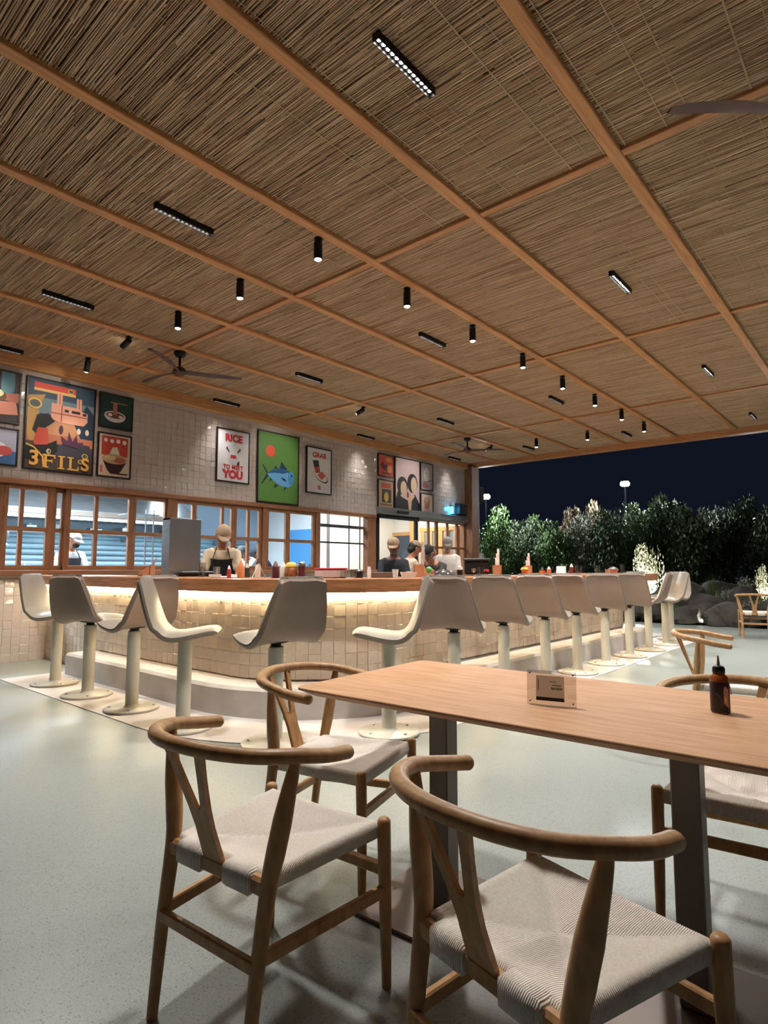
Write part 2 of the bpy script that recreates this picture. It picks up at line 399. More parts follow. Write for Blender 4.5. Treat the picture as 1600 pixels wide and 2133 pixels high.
b = MB(); b.box(-4, 9.75, WALL_Y-.10, WALL_Y+.16, 1.095, 1.165, bevel=.008); struct(b.build('trim_4', FRAME_H), 'wooden sill under the kitchen windows')
b = MB(); b.box(13.30, 13.66, WALL_Y-.22, WALL_Y+.18, 0, 3.86, bevel=.01); struct(b.build('trim_5', FRAME), 'thick wooden corner post carrying the roof edge')
b = MB(); b.box(13.66, 14.05, WALL_Y+.02, WALL_Y+.16, 2.2, 3.86); struct(b.build('wall_return', TILE), 'narrow tiled strip past the corner post')
# ------------------------------------------------------------------ windows in the wall
def rail(p, x0, x1, z, w=.05, d=.06, y=WALL_Y): MB().box(x0, x1, y, y+d, z-w/2, z+w/2, bevel=.004).build('rail', FRAME_H, p)
def stile(p, x, w=.05, z0=1.165, z1=2.275, d=.06, y=WALL_Y): MB().box(x-w/2, x+w/2, y, y+d, z0, z1, bevel=.004).build('stile', FRAME, p)
def pane(p, x0, x1, z0, z1, y=WALL_Y+.03): MB().box(x0, x1, y-.003, y+.003, z0, z1).build('pane', PANE, p)
def window(n, x0, x1, mull, zb=1.70, w=.05, ends=(.06, .06), y=WALL_Y):
    p = sempty('window_%d' % n, 'wooden framed kitchen window with glass panes')
    zt, zl = 2.275, 1.165
    xs_ = [x0]+list(mull)+[x1]
    stile(p, x0+ends[0]/2, ends[0], y=y); stile(p, x1-ends[1]/2, ends[1], y=y)
    for q in mull: stile(p, q, w, y=y+.004)
    rail(p, x0, x1, zt-.03, .06, y=y+.002); rail(p, x0, x1, zl+.03, .06, y=y+.002)
    if zb: rail(p, x0, x1, zb, .055, y=y+.003)
    for a, c in zip(xs_[:-1], xs_[1:]):
        for l, h in (((zl, zb), (zb, zt)) if zb else ((zl, zt),)): pane(p, a+.02, c-.02, l+.02, h-.02, y=y+.03)
    return p
window(1, 1.55, 2.61, [2.05]); window(2, 2.61, 3.23, [2.83], ends=(.06, .10)); window(3, 3.23, 3.38, [], ends=(.04, .04), y=WALL_Y+.05); window(4, 3.36, 4.33, [3.79], ends=(.08, .07))
window(5, 4.33, 4.86, [], zb=1.70, ends=(.04, .03)); window(6, 5.02, 5.36, [], zb=None, ends=(.03, .05)); window(7, 5.34, 6.12, [5.89], ends=(.05, .06), y=WALL_Y+.004)
window(8, 6.12, 6.70, [6.42], ends=(.05, .06)); window(9, 6.80, 8.0, [7.31], w=.10, ends=(.06, .06))
for x, w in ((4.94, .16), (6.755, .10), (8.05, .11), (9.62, .26)):
    struct(MB().box(x-w/2, x+w/2, WALL_Y-.03, WALL_Y+.12, 1.165, 2.275, bevel=.006).build('trim_%d' % (int(x*10)), FRAME), 'wooden post between kitchen windows')
# serving hatch without sashes: a thin black grid stands in it
p = sempty('window_10', 'open serving hatch with a thin black metal grid')
for x in (8.14, 9.05, 9.38): MB().box(x-.008, x+.008, WALL_Y+.10, WALL_Y+.116, 1.165, 2.275).build('grid_bar', BLACK, p)
for z in (1.71,): MB().box(8.1, 9.49, WALL_Y+.095, WALL_Y+.12, z-.015, z+.015).build('grid_bar', BLACK, p)
MB().box(8.1, 9.49, WALL_Y+.10, WALL_Y+.24, 2.02, 2.08).build('steel_shelf', STEEL, p)
# the sliding glass door and the slim window beside it
p = sempty('door_1', 'frameless sliding glass door under a grey operator box')
MB().box(9.78, 13.28, WALL_Y-.13, WALL_Y+.05, 2.37, 2.53, bevel=.01).build('operator_box', mat('anodised_grey', S(150, 148, 148), rough=0.4, metal=0.6), p)
MB().box(10.35, 10.75, WALL_Y-.16, WALL_Y-.12, 2.42, 2.48, bevel=.01).build('sensor', DARK, p)
MB().box(9.78, 11.2, WALL_Y-.10, WALL_Y-.05, 2.28, 2.37).build('track', DARK, p)
for x in (9.80, 11.16): MB().box(x, x+.07, WALL_Y-.02, WALL_Y+.04, 0, 2.37).build('stile', DARK, p)
MB().box(9.87, 11.16, WALL_Y, WALL_Y+.01, 0.02, 2.30).build('pane', PANE, p)
p = sempty('window_11', 'tall window with slim dark glazing bars beside the glass door')
for x, w in ((11.25, .05), (11.72, .05), (12.05, .09), (12.52, .05), (12.95, .06), (13.27, .06)): MB().box(x-w/2, x+w/2, WALL_Y, WALL_Y+.06, 0.1, 2.37, bevel=.004).build('stile', FRAME, p)
for z in (2.34, 1.70, .13): MB().box(11.22, 13.3, WALL_Y+.004, WALL_Y+.056, z-.025, z+.025).build('rail', FRAME_H, p)
for a, c in ((11.25, 11.72), (11.72, 12.05), (12.05, 12.52), (12.52, 12.95), (12.95, 13.27)): pane(p, a+.02, c-.02, .15, 1.68); pane(p, a+.02, c-.02, 1.72, 2.32)

# ------------------------------------------------------------------ kitchen behind the windows
KW = mat('kitchen_wall_paint', S(176, 196, 214), S(166, 188, 208), rough=0.5, nscale=2)
KF = mat('kitchen_floor_tile', S(120, 122, 124), rough=0.5)
MB().box(-2, 9.6, 12.4, 12.5, 0, 2.95).build('wall_kitchen', KW)
struct(bpy.data.objects['wall_kitchen'], 'pale blue-grey rear wall of the kitchen')
struct(MB().box(-2.1, -2, 8.8, 12.5, 0, 2.95).build('wall_kitchen_side', KW), 'pale kitchen side wall')
struct(MB().box(-2.1, 13.55, 8.8, 12.5, -.12, 0).build('floor_kitchen', KF), 'grey kitchen floor')
struct(MB().box(-2.1, 13.55, 8.81, 12.5, 2.95, 3.05).build('ceiling_kitchen', WHITE), 'white kitchen ceiling')
struct(MB().box(9.6, 13.55, 11.2, 11.3, 0, 2.95).build('wall_lobby', WHITE), 'white lobby wall behind the glass door')
struct(MB().box(13.45, 13.55, 8.84, 11.2, 0, 2.95).build('wall_lobby_side', WHITE), 'white lobby side wall')
struct(MB().box(9.5, 9.6, 9.9, 12.4, 0, 2.95).build('wall_partition', WHITE), 'white partition between kitchen and lobby')
KL = emit('kitchen_light_panel', (0.80, 0.93, 1.0, 1), 5.0)
for x, y in ((2.2, 9.8), (4.0, 9.8), (5.9, 9.8), (8.6, 9.8), (3.0, 11.3), (6.6, 11.3)):
    t = thing('ceiling_panel_light', 'square white ceiling light panel inside the kitchen', 'light', (x, y, 2.95), 0, 'kitchen ceiling panels')
    MB().box(-.32, .32, -.32, .32, -.02, 0, bevel=.004).build('frame', WHITE, t); MB().box(-.28, .28, -.28, .28, -.026, -.02).build('diffuser', KL, t)
for x, p_ in ((0.8, 170), (4.2, 190), (7.6, 34)): area('kitchen_light', (x, 9.9, 2.90), 1.6, .6, p_, (0.72, 0.88, 1.0))
area('lobby_light', (10.7, 10.0, 2.90), 1.2, .6, 36, (0.86, 0.94, 1.0)); area('lobby_light', (12.6, 9.8, 2.90), .9, .6, 26, (1.0, 0.86, 0.66))
t = thing('extractor_hood', 'long steel extractor hood above the kitchen range', 'hood', (3.6, 11.5, 2.10))
def hood_ring(f, z, e): return [Vector((-e, f, z)), Vector((e, f, z)), Vector((e, .75, z)), Vector((-e, .75, z))]
MB().rings([hood_ring(-.40, 0, 3.4), hood_ring(-.40, .12, 3.4), hood_ring(0, .45, 3.2)]).build('canopy', STEEL, t)
MB().box(-3.3, 3.3, -.41, -.40, .02, .10).build('front_strip', mat('hood_strip', S(120, 108, 98), rough=0.4, metal=0.4), t)
MB().box(-3.0, 3.0, -.25, -.15, -.03, 0).build('tube_lamp', emit('hood_lamp', (0.7, 0.92, 1, 1), 9.0), t)
RIB = mat('ribbed_steel', S(206, 220, 230), S(186, 204, 218), rough=0.35, metal=0.15, nscale=2)
t = thing('steel_cladding', 'ribbed steel cladding along the rear kitchen wall', 'cladding', (0, 12.39, 0))
for k in range(9):
    z = .92+.105*k; R = [[Vector((x, y, z+q)) for y, q in ((0, 0), (-.05, .02), (-.10, .045), (-.02, .10), (0, .10))] for x in (-.5, 9.2)]
    MB().rings(R).build('rib', RIB, t)
t = thing('steel_shelf', 'long steel shelf under the extractor hood', 'shelf', (0, 12.3, 1.88))
MB().box(.2, 9.0, -.40, 0, -.02, .01).build('board', STEEL, t); MB().box(.2, 9.0, -.405, -.395, -.05, .01).build('lip', STEEL, t)
for x in np.arange(.4, 9, 1.1): MB().box(x, x+.03, -.34, 0, -.16, -.02).build('bracket', STEEL, t)
MB().box(.3, 8.8, -.36, -.33, -.045, -.02).build('strip_lamp', emit('cyan_strip', (0.55, 0.9, 1, 1), 11.0), t)
KB = mat('kitchen_box', S(168, 158, 150), S(136, 142, 150), rough=0.6, nscale=9); KT = mat('kitchen_tub', S(196, 208, 216), rough=0.4)
rr = random.Random(4)
for k in range(11):
    x = .5+k*7.4/11+rr.uniform(0, .3); w = rr.uniform(.14, .34); h = rr.uniform(.08, .15)
    t = MB().box(-w/2, w/2, -.28, -.06, 0, h, bevel=.015); t.lathe([(0.03, h), (0.03, h+.02), (0, h+.02)], (0, -.17, 0), 8)
    tag(t.build('storage_tub', rr.choice([KB, KT, STEEL, DARK]), None, loc=(x, 12.26, 1.891)), 'lidded storage tub on the steel shelf at the back of the kitchen', 'tub', 'tubs on the kitchen shelf')
for k, (x0, x1, y0, y1) in enumerate(((1.2, 4.6, 9.0, 9.6), (5.1, 8.9, 9.0, 9.6))):
    t = thing('steel_worktable', ['steel kitchen worktable behind the left-hand windows', 'steel kitchen worktable behind the serving hatch'][k], 'table', (0, 0, 0))
    MB().box(x0, x1, y0, y1, .88, .92, bevel=.005).build('worktop', STEEL, t); MB().box(x0+.1, x1-.1, y0+.05, y1-.05, .25, .28).build('undershelf', STEEL, t)
    for x in (x0+.05, x1-.05):
        for y in (y0+.05, y1-.05): MB().box(x-.02, x+.02, y-.02, y+.02, 0, .88).build('leg', STEEL, t)
t = thing('steel_rack', 'tall steel rack with upright posts behind the kitchen window', 'rack', (4.9, 9.9, 0))
for x in (0, .28, .42): MB().tube([(x, 0, 0), (x, 0, 2.2)], .014, 8, dome=False).build('post', STEEL, t)
for z in (.5, 1.2, 1.75, 2.1): MB().box(-.05, .5, -.05, .35, z, z+.02).build('shelf', STEEL, t)
BLUE = mat('blue_cold_room_panel', S(92, 156, 210), rough=0.45)
t = thing('cold_room_door', 'bright blue cold room door at the back of the kitchen', 'door', (9.43, 10.75, 0))
MB().box(0, .06, -.5, .45, 0, 2.1, bevel=.01).build('leaf', BLUE, t); MB().box(-.05, 0, -.4, -.36, .9, 1.3, bevel=.01).build('handle', STEEL, t)
YW = mat('lobby_timber', S(206, 162, 110), S(186, 140, 88), rough=0.5, nscale=4, scale=(6, 6, 1))
t = thing('lobby_door', 'wooden lobby door with a dark glass panel', 'door', (13.38, 10.85, 0))
for y in (-.36, .30): MB().box(0, .06, y, y+.07, 0, 2.12).build('jamb', YW, t)
MB().box(0, .06, -.36, .37, 2.12, 2.22).build('head', YW, t); MB().box(.02, .05, -.29, .30, 0, 2.12).build('panel', mat('dark_door_glass', S(70, 80, 96), rough=0.15), t)
tag(MB().box(13.22, 13.42, 10.28, 10.44, 0, 2.9, bevel=.01).build('timber_column', YW), 'pale timber column beside the lobby door', 'column')
t = thing('glazed_partition', 'timber framed glazed partition on the lobby side wall', 'partition', (13.36, 0, 0)); BG = mat('blue_glass', S(120, 140, 160), rough=0.15)
for y, w in ((10.10, .07), (9.86, .10), (9.52, .10), (9.28, .08), (9.0, .08)): MB().box(0, .08, y-w, y+w, 0, 2.2, bevel=.01).build('post', YW, t)
MB().box(0, .08, 8.9, 10.2, 2.2, 2.32, bevel=.01).build('head', YW, t)
for y0, y1 in ((9.95, 10.04), (9.62, 9.76), (9.36, 9.42), (9.08, 9.20)): MB().box(.03, .05, y0, y1, 0, 2.2).build('pane', BG, t)
# ------------------------------------------------------------------ bar
def bar_path(x0, y0, r, x1, y_top, x_end, r2=None, n=14, far_y=None):
    """outline of the bar: down the left side (x=x0), round the near corner, along the front (y=y0), round the far end"""
    pts = [(x0, y_top)]
    pts += [(x0, y) for y in np.linspace(y_top, y0+r, 14)[1:]]
    pts += [(x0+r-r*math.cos(a), y0+r-r*math.sin(a)) for a in np.linspace(0, PI/2, n)[1:]]
    e = x_end-(r2 or 0)
    pts += [(x, y0) for x in np.linspace(x0+r, e, 24)[1:]]
    if r2:
        pts += [(e+r2*math.sin(a), y0+r2-r2*math.cos(a)) for a in np.linspace(0, PI/2, 8)[1:]]
        pts += [(x_end, y) for y in np.linspace(y0+r2, far_y, 5)[1:]]
    return pts
def sweep(path, inner, z0, z1, bev=0.0):
    """solid band between the path and its inward offset"""
    P = [Vector((p[0], p[1], 0)) for p in path]; n = len(P); R = []
    for i in range(n):
        t = (P[min(i+1, n-1)]-P[max(i-1, 0)]).normalized(); nv = Vector((-t.y, t.x, 0))   # inward, left of travel
        o = P[i]; q = P[i]+nv*inner
        if bev: R.append([o+Vector((0, 0, z0)), o+Vector((0, 0, z1-bev)), o+nv*bev+Vector((0, 0, z1)), q+Vector((0, 0, z1)), q+Vector((0, 0, z0))])
        else: R.append([o+Vector((0, 0, z0)), o+Vector((0, 0, z1)), q+Vector((0, 0, z1)), q+Vector((0, 0, z0))])
    b = MB(); b.rings(R); return b
BX, BY = 2.96, 3.22                                  # counter edge lines
bar = thing('bar_counter', 'long U-shaped bar with wooden counter, glowing underside and cream tiled front', 'bar')
CP = bar_path(BX, BY, 1.35, 0, WALL_Y-.12, 11.30, .40, far_y=5.6)
sweep(CP, .68, .985, 1.10, .008).build('counter_top', BAR_WOOD, bar)
TP = bar_path(BX+.24, BY+.33, 1.05, 0, WALL_Y-.02, 10.75, .75, far_y=5.4)
sweep(TP, .16, 0, .985).build('bar_wall', GROUT, bar)
# led strip under the counter
LP_ = bar_path(BX+.19, BY+.28, 1.10, 0, WALL_Y-.02, 10.70, .70, far_y=5.3)
sweep(LP_, .03, .962, .984).build('light_strip', emit('warm_led', (1.0, 0.84, 0.53, 1), 18.0), bar)
# cable clips under the strip
def along(path, s):
    d = 0
    for a, c in zip(path[:-1], path[1:]):
        l = math.hypot(c[0]-a[0], c[1]-a[1])
        if d+l >= s and l > 0: k = (s-d)/l; return (a[0]+(c[0]-a[0])*k, a[1]+(c[1]-a[1])*k), math.atan2(c[1]-a[1], c[0]-a[0])
        d += l
    return path[-1], 0
def plen(path): return sum(math.hypot(c[0]-a[0], c[1]-a[1]) for a, c in zip(path[:-1], path[1:]))
for k in range(11):
    (x, y), ang_ = along(TP, .9+k*1.02); M = Matrix.Translation((x, y, .885)) @ Matrix.Rotation(ang_, 4, 'Z')
    MB().box(-.014, .014, -.026, -.008, -.012, .012, M, bevel=.003).build('cable_clip', mat('clip_beige', S(150, 138, 118), rough=0.5), bar)
Lt = plen(TP); pl = []
nx = int(Lt/T)
for k in range(nx):
    (x, y), ang = along(TP, (k+.5)*Lt/nx)
    for z in [.985-T*(j+.5) for j in range(9)]:
        if z < .20 and k > 14: continue
        M = Matrix.Translation((x, y, z)) @ Matrix.Rotation(ang, 4, 'Z')
        vis = 1/(x*.76+y*.65)*(1 if z > .24 else .2)*(1 if (ang < .05) else .1)
        pl.append((M, vis))
make_tiles(bar, pl, BARTILE)
# footrest step (starts short of the wall, ends short of the far end) and the pale slab under the stools
SP = bar_path(BX-.08, BY-.07, 1.42, 0, 7.2, 10.15, None)
st = sweep(SP, .315, 0, .24, .025); tag(st.build('bar_step', CONC), 'pale concrete footrest step running round the foot of the bar', 'step')
GP = bar_path(2.30, 2.63, 1.75, 0, 7.40, 11.75, .8, far_y=5.2)
struct(sweep(GP, .95, 0, .006).build('floor_slab', SLAB), 'pale slab border set into the floor under the stools')

# ------------------------------------------------------------------ bar stools
def make_stool():
    t = thing('bar_stool', 'bar stool', 'stool', (0, 0, 0))
    prof = [(.245, .712), (.225, .728), (.17, .728), (.09, .715), (0, .702), (-.07, .700), (-.125, .722), (-.165, .775), (-.195, .85), (-.222, .93), (-.246, 1.01), (-.268, 1.08), (-.285, 1.118), (-.296, 1.126)]
    half = [.165, .198, .228, .252, .266, .272, .272, .266, .252, .234, .214, .196, .182, .166]
    pf = smooth_path([(a, z, h) for (a, z), h in zip(prof, half)], 2); nv = 14
    def grid(off, trim=1.0):
        G = []
        for i, (a, z, h) in enumerate(pf):
            j0 = pf[max(i-1, 0)]; j1 = pf[min(i+1, len(pf)-1)]; tx, tz = j1[0]-j0[0], j1[1]-j0[1]; l = math.hypot(tx, tz); nx_, nz_ = tz/l, -tx/l   # towards the outside (under/behind)
            s = i/(len(pf)-1); curl = .045 if s > .5 else .02+.025*max(0, (s-.1))
            if s > .9: curl *= (1-(s-.9)*6)
            row = []
            for v in range(nv+1):
                w = -1+2*v/nv; cz = curl*abs(w)**2.6
                dip = -.018*max(0, (s-.88)/.12)*(1-w*w)      # top edge sags in the middle
                row.append(Vector((a-nx_*cz+nx_*off, w*h*trim, z-nz_*cz+nz_*off+dip)))
            G.append(row)
        return G
    def shell(inner, outer, name, m_):
        b = MB(); n = nv+1; K = len(inner); V = [p for r in inner for p in r]+[p for r in outer for p in r]; o = K*n; F = []
        for i in range(K-1):
            for j in range(nv):
                F.append((i*n+j, i*n+j+1, (i+1)*n+j+1, (i+1)*n+j)); F.append((o+i*n+j, o+(i+1)*n+j, o+(i+1)*n+j+1, o+i*n+j+1))
        for i in range(K-1):
            for j in (0, nv): F.append((i*n+j, (i+1)*n+j, o+(i+1)*n+j, o+i*n+j))
        for j in range(nv):
            for i in (0, K-1): F.append((i*n+j, i*n+j+1, o+i*n+j+1, o+i*n+j))
        b.add(V, F); return b.build(name, m_, t, smooth=True, angle=60)
    shell(grid(.006), grid(.022), 'seat_shell', STOOL)
    shell(grid(-.012, .93), grid(.006, .985), 'seat_pad', STOOLPAD)
    MB().lathe([(0, .655), (.036, .655), (.036, .672), (.09, .684), (.10, .70), (0, .70)], seg=16).build('neck', BLACK, t, smooth=True)
    MB().lathe([(0, .012), (.0525, .012), (.0525, .648), (.046, .655), (0, .655)], seg=24).build('post', CREAM, t, smooth=True)
    MB().lathe([(0, .006), (.215, .006), (.222, .012), (.222, .022), (.214, .028), (.072, .030), (.060, .038), (.0525, .05), (0, .05)], seg=36).build('base_plate', CREAM, t, smooth=True)
    for k in range(4):
        a = PI/4+k*PI/2
        MB().lathe([(0, .026), (.011, .026), (.011, .034), (.006, .038), (0, .038)], (.175*math.cos(a), .175*math.sin(a), 0), 8).build('bolt', STEEL, t)
    return t
stool0 = make_stool()
STOOLS = [
 (2.58, 6.68, -50, 'cream bar stool by the tiled wall, its pad turned towards the room'),
 (2.55, 5.85, 22, 'cream bar stool second from the tiled wall, back turned to the room'),
 (2.55, 5.00, 100, 'cream bar stool third from the tiled wall, its seat lip pointing at the wall'),
 (2.50, 4.12, -38, 'cream bar stool in full profile, fourth from the tiled wall'),
 (2.68, 3.28, 84, 'cream bar stool standing at the rounded near corner of the bar'),
 (3.40, 2.88, 126, 'cream bar stool in profile facing the bar corner, behind the end of the dining table'),
 (4.24, 2.88, 20, 'cream bar stool along the front of the bar, seventh from the tiled wall'),
 (5.06, 2.88, 12, 'cream bar stool along the front of the bar, eighth from the tiled wall'),
 (5.92, 2.88, 8, 'cream bar stool along the front of the bar, ninth from the tiled wall'),
 (6.72, 2.88, 5, 'cream bar stool along the front of the bar, tenth from the tiled wall'),
 (7.58, 2.88, 18, 'cream bar stool along the front of the bar, eleventh from the tiled wall'),
 (8.44, 2.88, 26, 'cream bar stool along the front of the bar, sixth from the garden'),
 (9.26, 2.88, 96, 'cream bar stool in profile near the garden end of the bar'),
 (10.08, 2.88, 122, 'cream bar stool at the garden end, showing the inside of its pad'),
 (10.86, 3.02, 165, 'cream bar stool at the far corner of the bar with its pad facing the room'),
 (11.75, 3.95, 180, 'cream bar stool on the garden side of the bar end')]
for k, (x, y, a, lab) in enumerate(STOOLS):
    o = stool0 if k == 0 else copy_tree(stool0)
    o.location = (x, y, 0); o.rotation_euler = (0, 0, math.radians(a)); o['label'] = lab; o['group'] = 'stools along the bar'

# ------------------------------------------------------------------ dining table and chairs
TABLE = Matrix.Translation((1.93, .80, 0)) @ Matrix.Rotation(math.radians(3), 4, 'Z')
t = thing('dining_table', 'oak topped dining table on grey metal posts and floor plates', 'table', (1.93, .80, 0), math.radians(3))
W2, L2, r_ = .41, .92, .035
def rr_poly(w, l, r, n=6):
    out = []
    for cx, cy_, a0 in ((w-r, l-r, 0), (-w+r, l-r, PI/2), (-w+r, -l+r, PI), (w-r, -l+r, 1.5*PI)):
        out += [(cx+r*math.cos(a0+PI/2*k/n), cy_+r*math.sin(a0+PI/2*k/n)) for k in range(n+1)]
    return out
b = MB(); b.rings([[Vector((x, y, z)) for x, y in rr_poly(W2-i, L2-i, r_)] for i, z in ((.045, .724), (.006, .744), (0, .747), (0, .753), (.002, .755))])
b.build('table_top', OAK, t, smooth=True, angle=30)
for y in (.46, -.34):
    MB().box(-.115, -.04, y, y+.075, .012, .712, bevel=.004).build('post', LEGMETAL, t)
    MB().box(-.18, .06, y-.06, y+.135, .712, .724).build('top_bracket', LEGMETAL, t)
    b = MB(); b.rings([[Vector((x-.075+.0, yy+y+.04, z)) for x, yy in rr_poly(.235-i, .245-i, .04)] for i, z in ((0, 0), (0, .008), (.004, .012))]); b.build('base_plate', BASEMETAL, t)

def make_chair():
    t = thing('dining_chair', 'chair', 'chair')
    half = [(-.30, 0, .748), (-.278, .115, .744), (-.222, .205, .737), (-.14, .256, .728), (-.05, .272, .711), (.035, .266, .699)]
    pts = [(a, -b_, z) for a, b_, z in half[::-1]][:-1]+half
    MB().tube(smooth_path(pts, 5), [.0185]*51, 12, flat=1.12).build('top_rail', CHAIR, t, smooth=True, angle=70)
    for s in (-1, 1):
        p = smooth_path([(-.222, .185*s, 0), (-.198, .188*s, .22), (-.168, .194*s, .42), (-.158, .206*s, .50), (-.150, .232*s, .62), (-.142, .252*s, .716)], 5)
        n = len(p); rad = [np.interp(k/(n-1), [0, .3, .6, .72, .9, 1], [.0135, .0185, .0225, .0225, .016, .0115]) for k in range(n)]
        MB().tube(p, rad, 12, flat=1.15, dome=False).build('rear_leg', CHAIR, t, smooth=True, angle=70)
        MB().tube([(.245, .240*s, 0), (.242, .238*s, .2), (.238, .236*s, .42), (.238, .236*s, .450)], [.0135, .0175, .0200, .0195], 14).build('front_leg', CHAIR, t, smooth=True, angle=70)
        # side stretcher
        a = Vector((-.205, .187*s, .262)); c = Vector((.240, .237*s, .262)); d = (c-a).normalized(); ang = math.atan2(d.y, d.x)
        M = Matrix.Translation((a+c)/2) @ Matrix.Rotation(ang, 4, 'Z'); l = (c-a).length/2
        MB().box(-l, l, -.010, .010, -.017, .017, M, bevel=.004).build('side_stretcher', CHAIR, t)
    MB().box(-.213, -.193, -.187, .187, .235, .268, bevel=.004).build('rear_stretcher', CHAIR, t)
    MB().box(.231, .251, -.237, .237, .300, .334, bevel=.004).build('front_stretcher', CHAIR, t)
    MB().box(-.186, -.152, -.192, .192, .395, .440, bevel=.008).build('rear_seat_rail', CHAIR, t)
    # y shaped splat
    B0 = Vector((-.176, 0, .43)); T0 = Vector((-.283, 0, .736)); ax = (T0-B0); L = ax.length; ax.normalize(); sd = Vector((0, 1, 0)); nr = sd.cross(ax)
    M = Matrix((sd, ax, nr)).transposed().to_4x4(); M.translation = B0
    outl = [(-.038, 0), (.038, 0), (.034, .30*L), (.040, .48*L), (.058, .75*L), (.080, L), (.050, L), (.030, .72*L), (.012, .50*L), (.004, .44*L), (-.004, .44*L), (-.012, .50*L), (-.030, .72*L), (-.050, L), (-.080, L), (-.058, .75*L), (-.040, .48*L), (-.034, .30*L)]
    b = MB(); n = len(outl)
    V = [M @ Vector((x, y, -.006)) for x, y in outl]+[M @ Vector((x, y, .006)) for x, y in outl]
    quads = [(0, 1, 2, 17), (17, 2, 3, 16), (3, 4, 7, 8), (4, 5, 6, 7), (16, 15, 12, 11), (15, 14, 13, 12), (3, 8, 9), (16, 11, 10), (3, 9, 10, 16)]
    F = list(quads)+[tuple(i+n for i in q) for q in quads]+[(i, (i+1) % n, n+(i+1) % n, n+i) for i in range(n)]
    b.add(V, F).build('splat', CHAIR, t, smooth=True, angle=50)
    # woven seat
    def hw(a): return np.interp(a, [-.165, .24], [.180, .222])
    b = MB(); na, nb = 22, 22; G = []
    ring = [(1.00, 0.0), (1.045, -.010), (1.06, -.026), (1.03, -.046), (.94, -.050)]
    idx = {}; V = []; F = []
    for i in range(na+1):
        for j in range(nb+1):
            s = i/na; w = -1+2*j/nb; a = -.158+.385*s; u = 2*s-1
            z = .447-.020*(1-abs(u)**2.2)*(1-abs(w)**2.2)-.007*(1-min(1, abs(abs(u)-abs(w))*7))*min(1, 4*(1-max(abs(u), abs(w))))+.004*abs(w)*(u+1)/2
            idx[(i, j)] = len(V); V.append((a, w*hw(a)*.985, z))
    for i in range(na):
        for j in range(nb): F.append((idx[(i, j)], idx[(i+1, j)], idx[(i+1, j+1)], idx[(i, j+1)]))
    loop = [(i, 0) for i in range(na)]+[(na, j) for j in range(nb)]+[(i, nb) for i in range(na, 0, -1)]+[(0, j) for j in range(nb, 0, -1)]
    prev = [idx[q] for q in loop]; cx = .035
    for sc, dz in ring[1:]:
        cur = []
        for q in loop:
            p = V[idx[q]]; cur.append(len(V)); V.append((cx+(p[0]-cx)*sc, p[1]*sc, p[2]+dz))
        for k in range(len(loop)): F.append((prev[k], prev[(k+1) % len(loop)], cur[(k+1) % len(loop)], cur[k]))
        prev = cur
    F.append(tuple(prev[::-1])); b.add(V, F)
    o = b.build('woven_seat', CORD, t, smooth=True, angle=80); o['label'] = 'woven paper cord seat'
    for s in (-1, 1):
        q = [.042*s, .150*s]; MB().box(-.196, -.140, min(q), max(q), .388, .449, bevel=.012).build('cord_wrap', CORD, t, smooth=True, angle=50)
    return t
chair0 = make_chair()
CH = [(1.127, 1.408, 4, 'oak wishbone chair on the long side of the table, level with its free end'),
      (1.214, .606, -14, 'oak wishbone chair at the long side of the table, turned a little aside'),
      (1.787, 1.800, -74, 'oak wishbone chair tucked under the free end of the dining table'),
      (2.44, .465, 187, 'oak wishbone chair across the table behind the sauce bottle'),
      (4.53, .93, -80, 'oak wishbone chair standing alone on the open floor beyond the dining table'),
      (12.10, 2.0, 10, 'oak wishbone chair beside the garden rocks')]
for k, (x, y, a, lab) in enumerate(CH):
    o = chair0 if k == 0 else copy_tree(chair0)
    o.location = (x, y, 0); o.rotation_euler = (0, 0, math.radians(a)); o['label'] = lab; o['group'] = 'wishbone chairs'
# ------------------------------------------------------------------ ceiling spots, linear fixtures, fans
WARM = (1.0, 0.90, 0.78); NEUT = (1.0, 0.97, 0.92)
SPOT_ON = emit('spot_lens', (1.0, 0.92, 0.80, 1), 34.0); LED_ON = emit('linear_lens', (1.0, 0.95, 0.90, 1), 16.0)
def make_spot(loc, label, target=None, group='cylinder spotlights on the battens', power=12):
    t = thing('ceiling_spotlight', label, 'spotlight', loc, 0, group)
    MB().lathe([(0, 0), (.035, 0), (.035, -.018), (.012, -.022), (.012, -.05), (0, -.05)], seg=14).build('mount', BLACK, t, smooth=True)
    d = Vector((0, 0, -1)) if target is None else (Vector(target)-Vector(loc)).normalized()
    q = Vector((0, 0, -1)).rotation_difference(d).to_matrix().to_4x4(); q.translation = (0, 0, -.045)
    MB().lathe([(0, .01), (.034, .01), (.036, 0), (.036, -.135), (.031, -.140), (.030, -.128), (0, -.128)], seg=18, M=q).build('barrel', BLACK, t, smooth=True)
    MB().lathe([(0, -.152), (.016, -.149), (.026, -.141), (.029, -.130), (.029, -.1285), (0, -.1285)], seg=16, M=q).build('lens', SPOT_ON, t, smooth=True)
    e = Vector(loc)+Vector((0, 0, -.045))+d*.17
    spot('spot_lamp', e, power, WARM, 74 if target is None else 52, 0.8, e+d, size=.03)
ORD = ['first', 'second', 'third', 'fourth', 'fifth', 'sixth', 'seventh', 'eighth']
for k in range(8): make_spot((3.26+1.185*k, 3.53, CEIL-.012), ORD[7-k]+' black cylinder spotlight from the garden edge in the row above the bar front')
for y in (4.62, 5.72): make_spot((3.27, y, CEIL-.012), 'black cylinder spotlight hanging above the left side of the bar')
for y in (4.62, 5.72): make_spot((11.57, y, CEIL-.012), 'black cylinder spotlight hanging above the garden end of the bar')
make_spot((3.26, 6.80, CEIL-.012), 'tilted black spotlight aimed at the poster with the gold lettering', (3.1, WALL_Y, 3.2), None, 24)
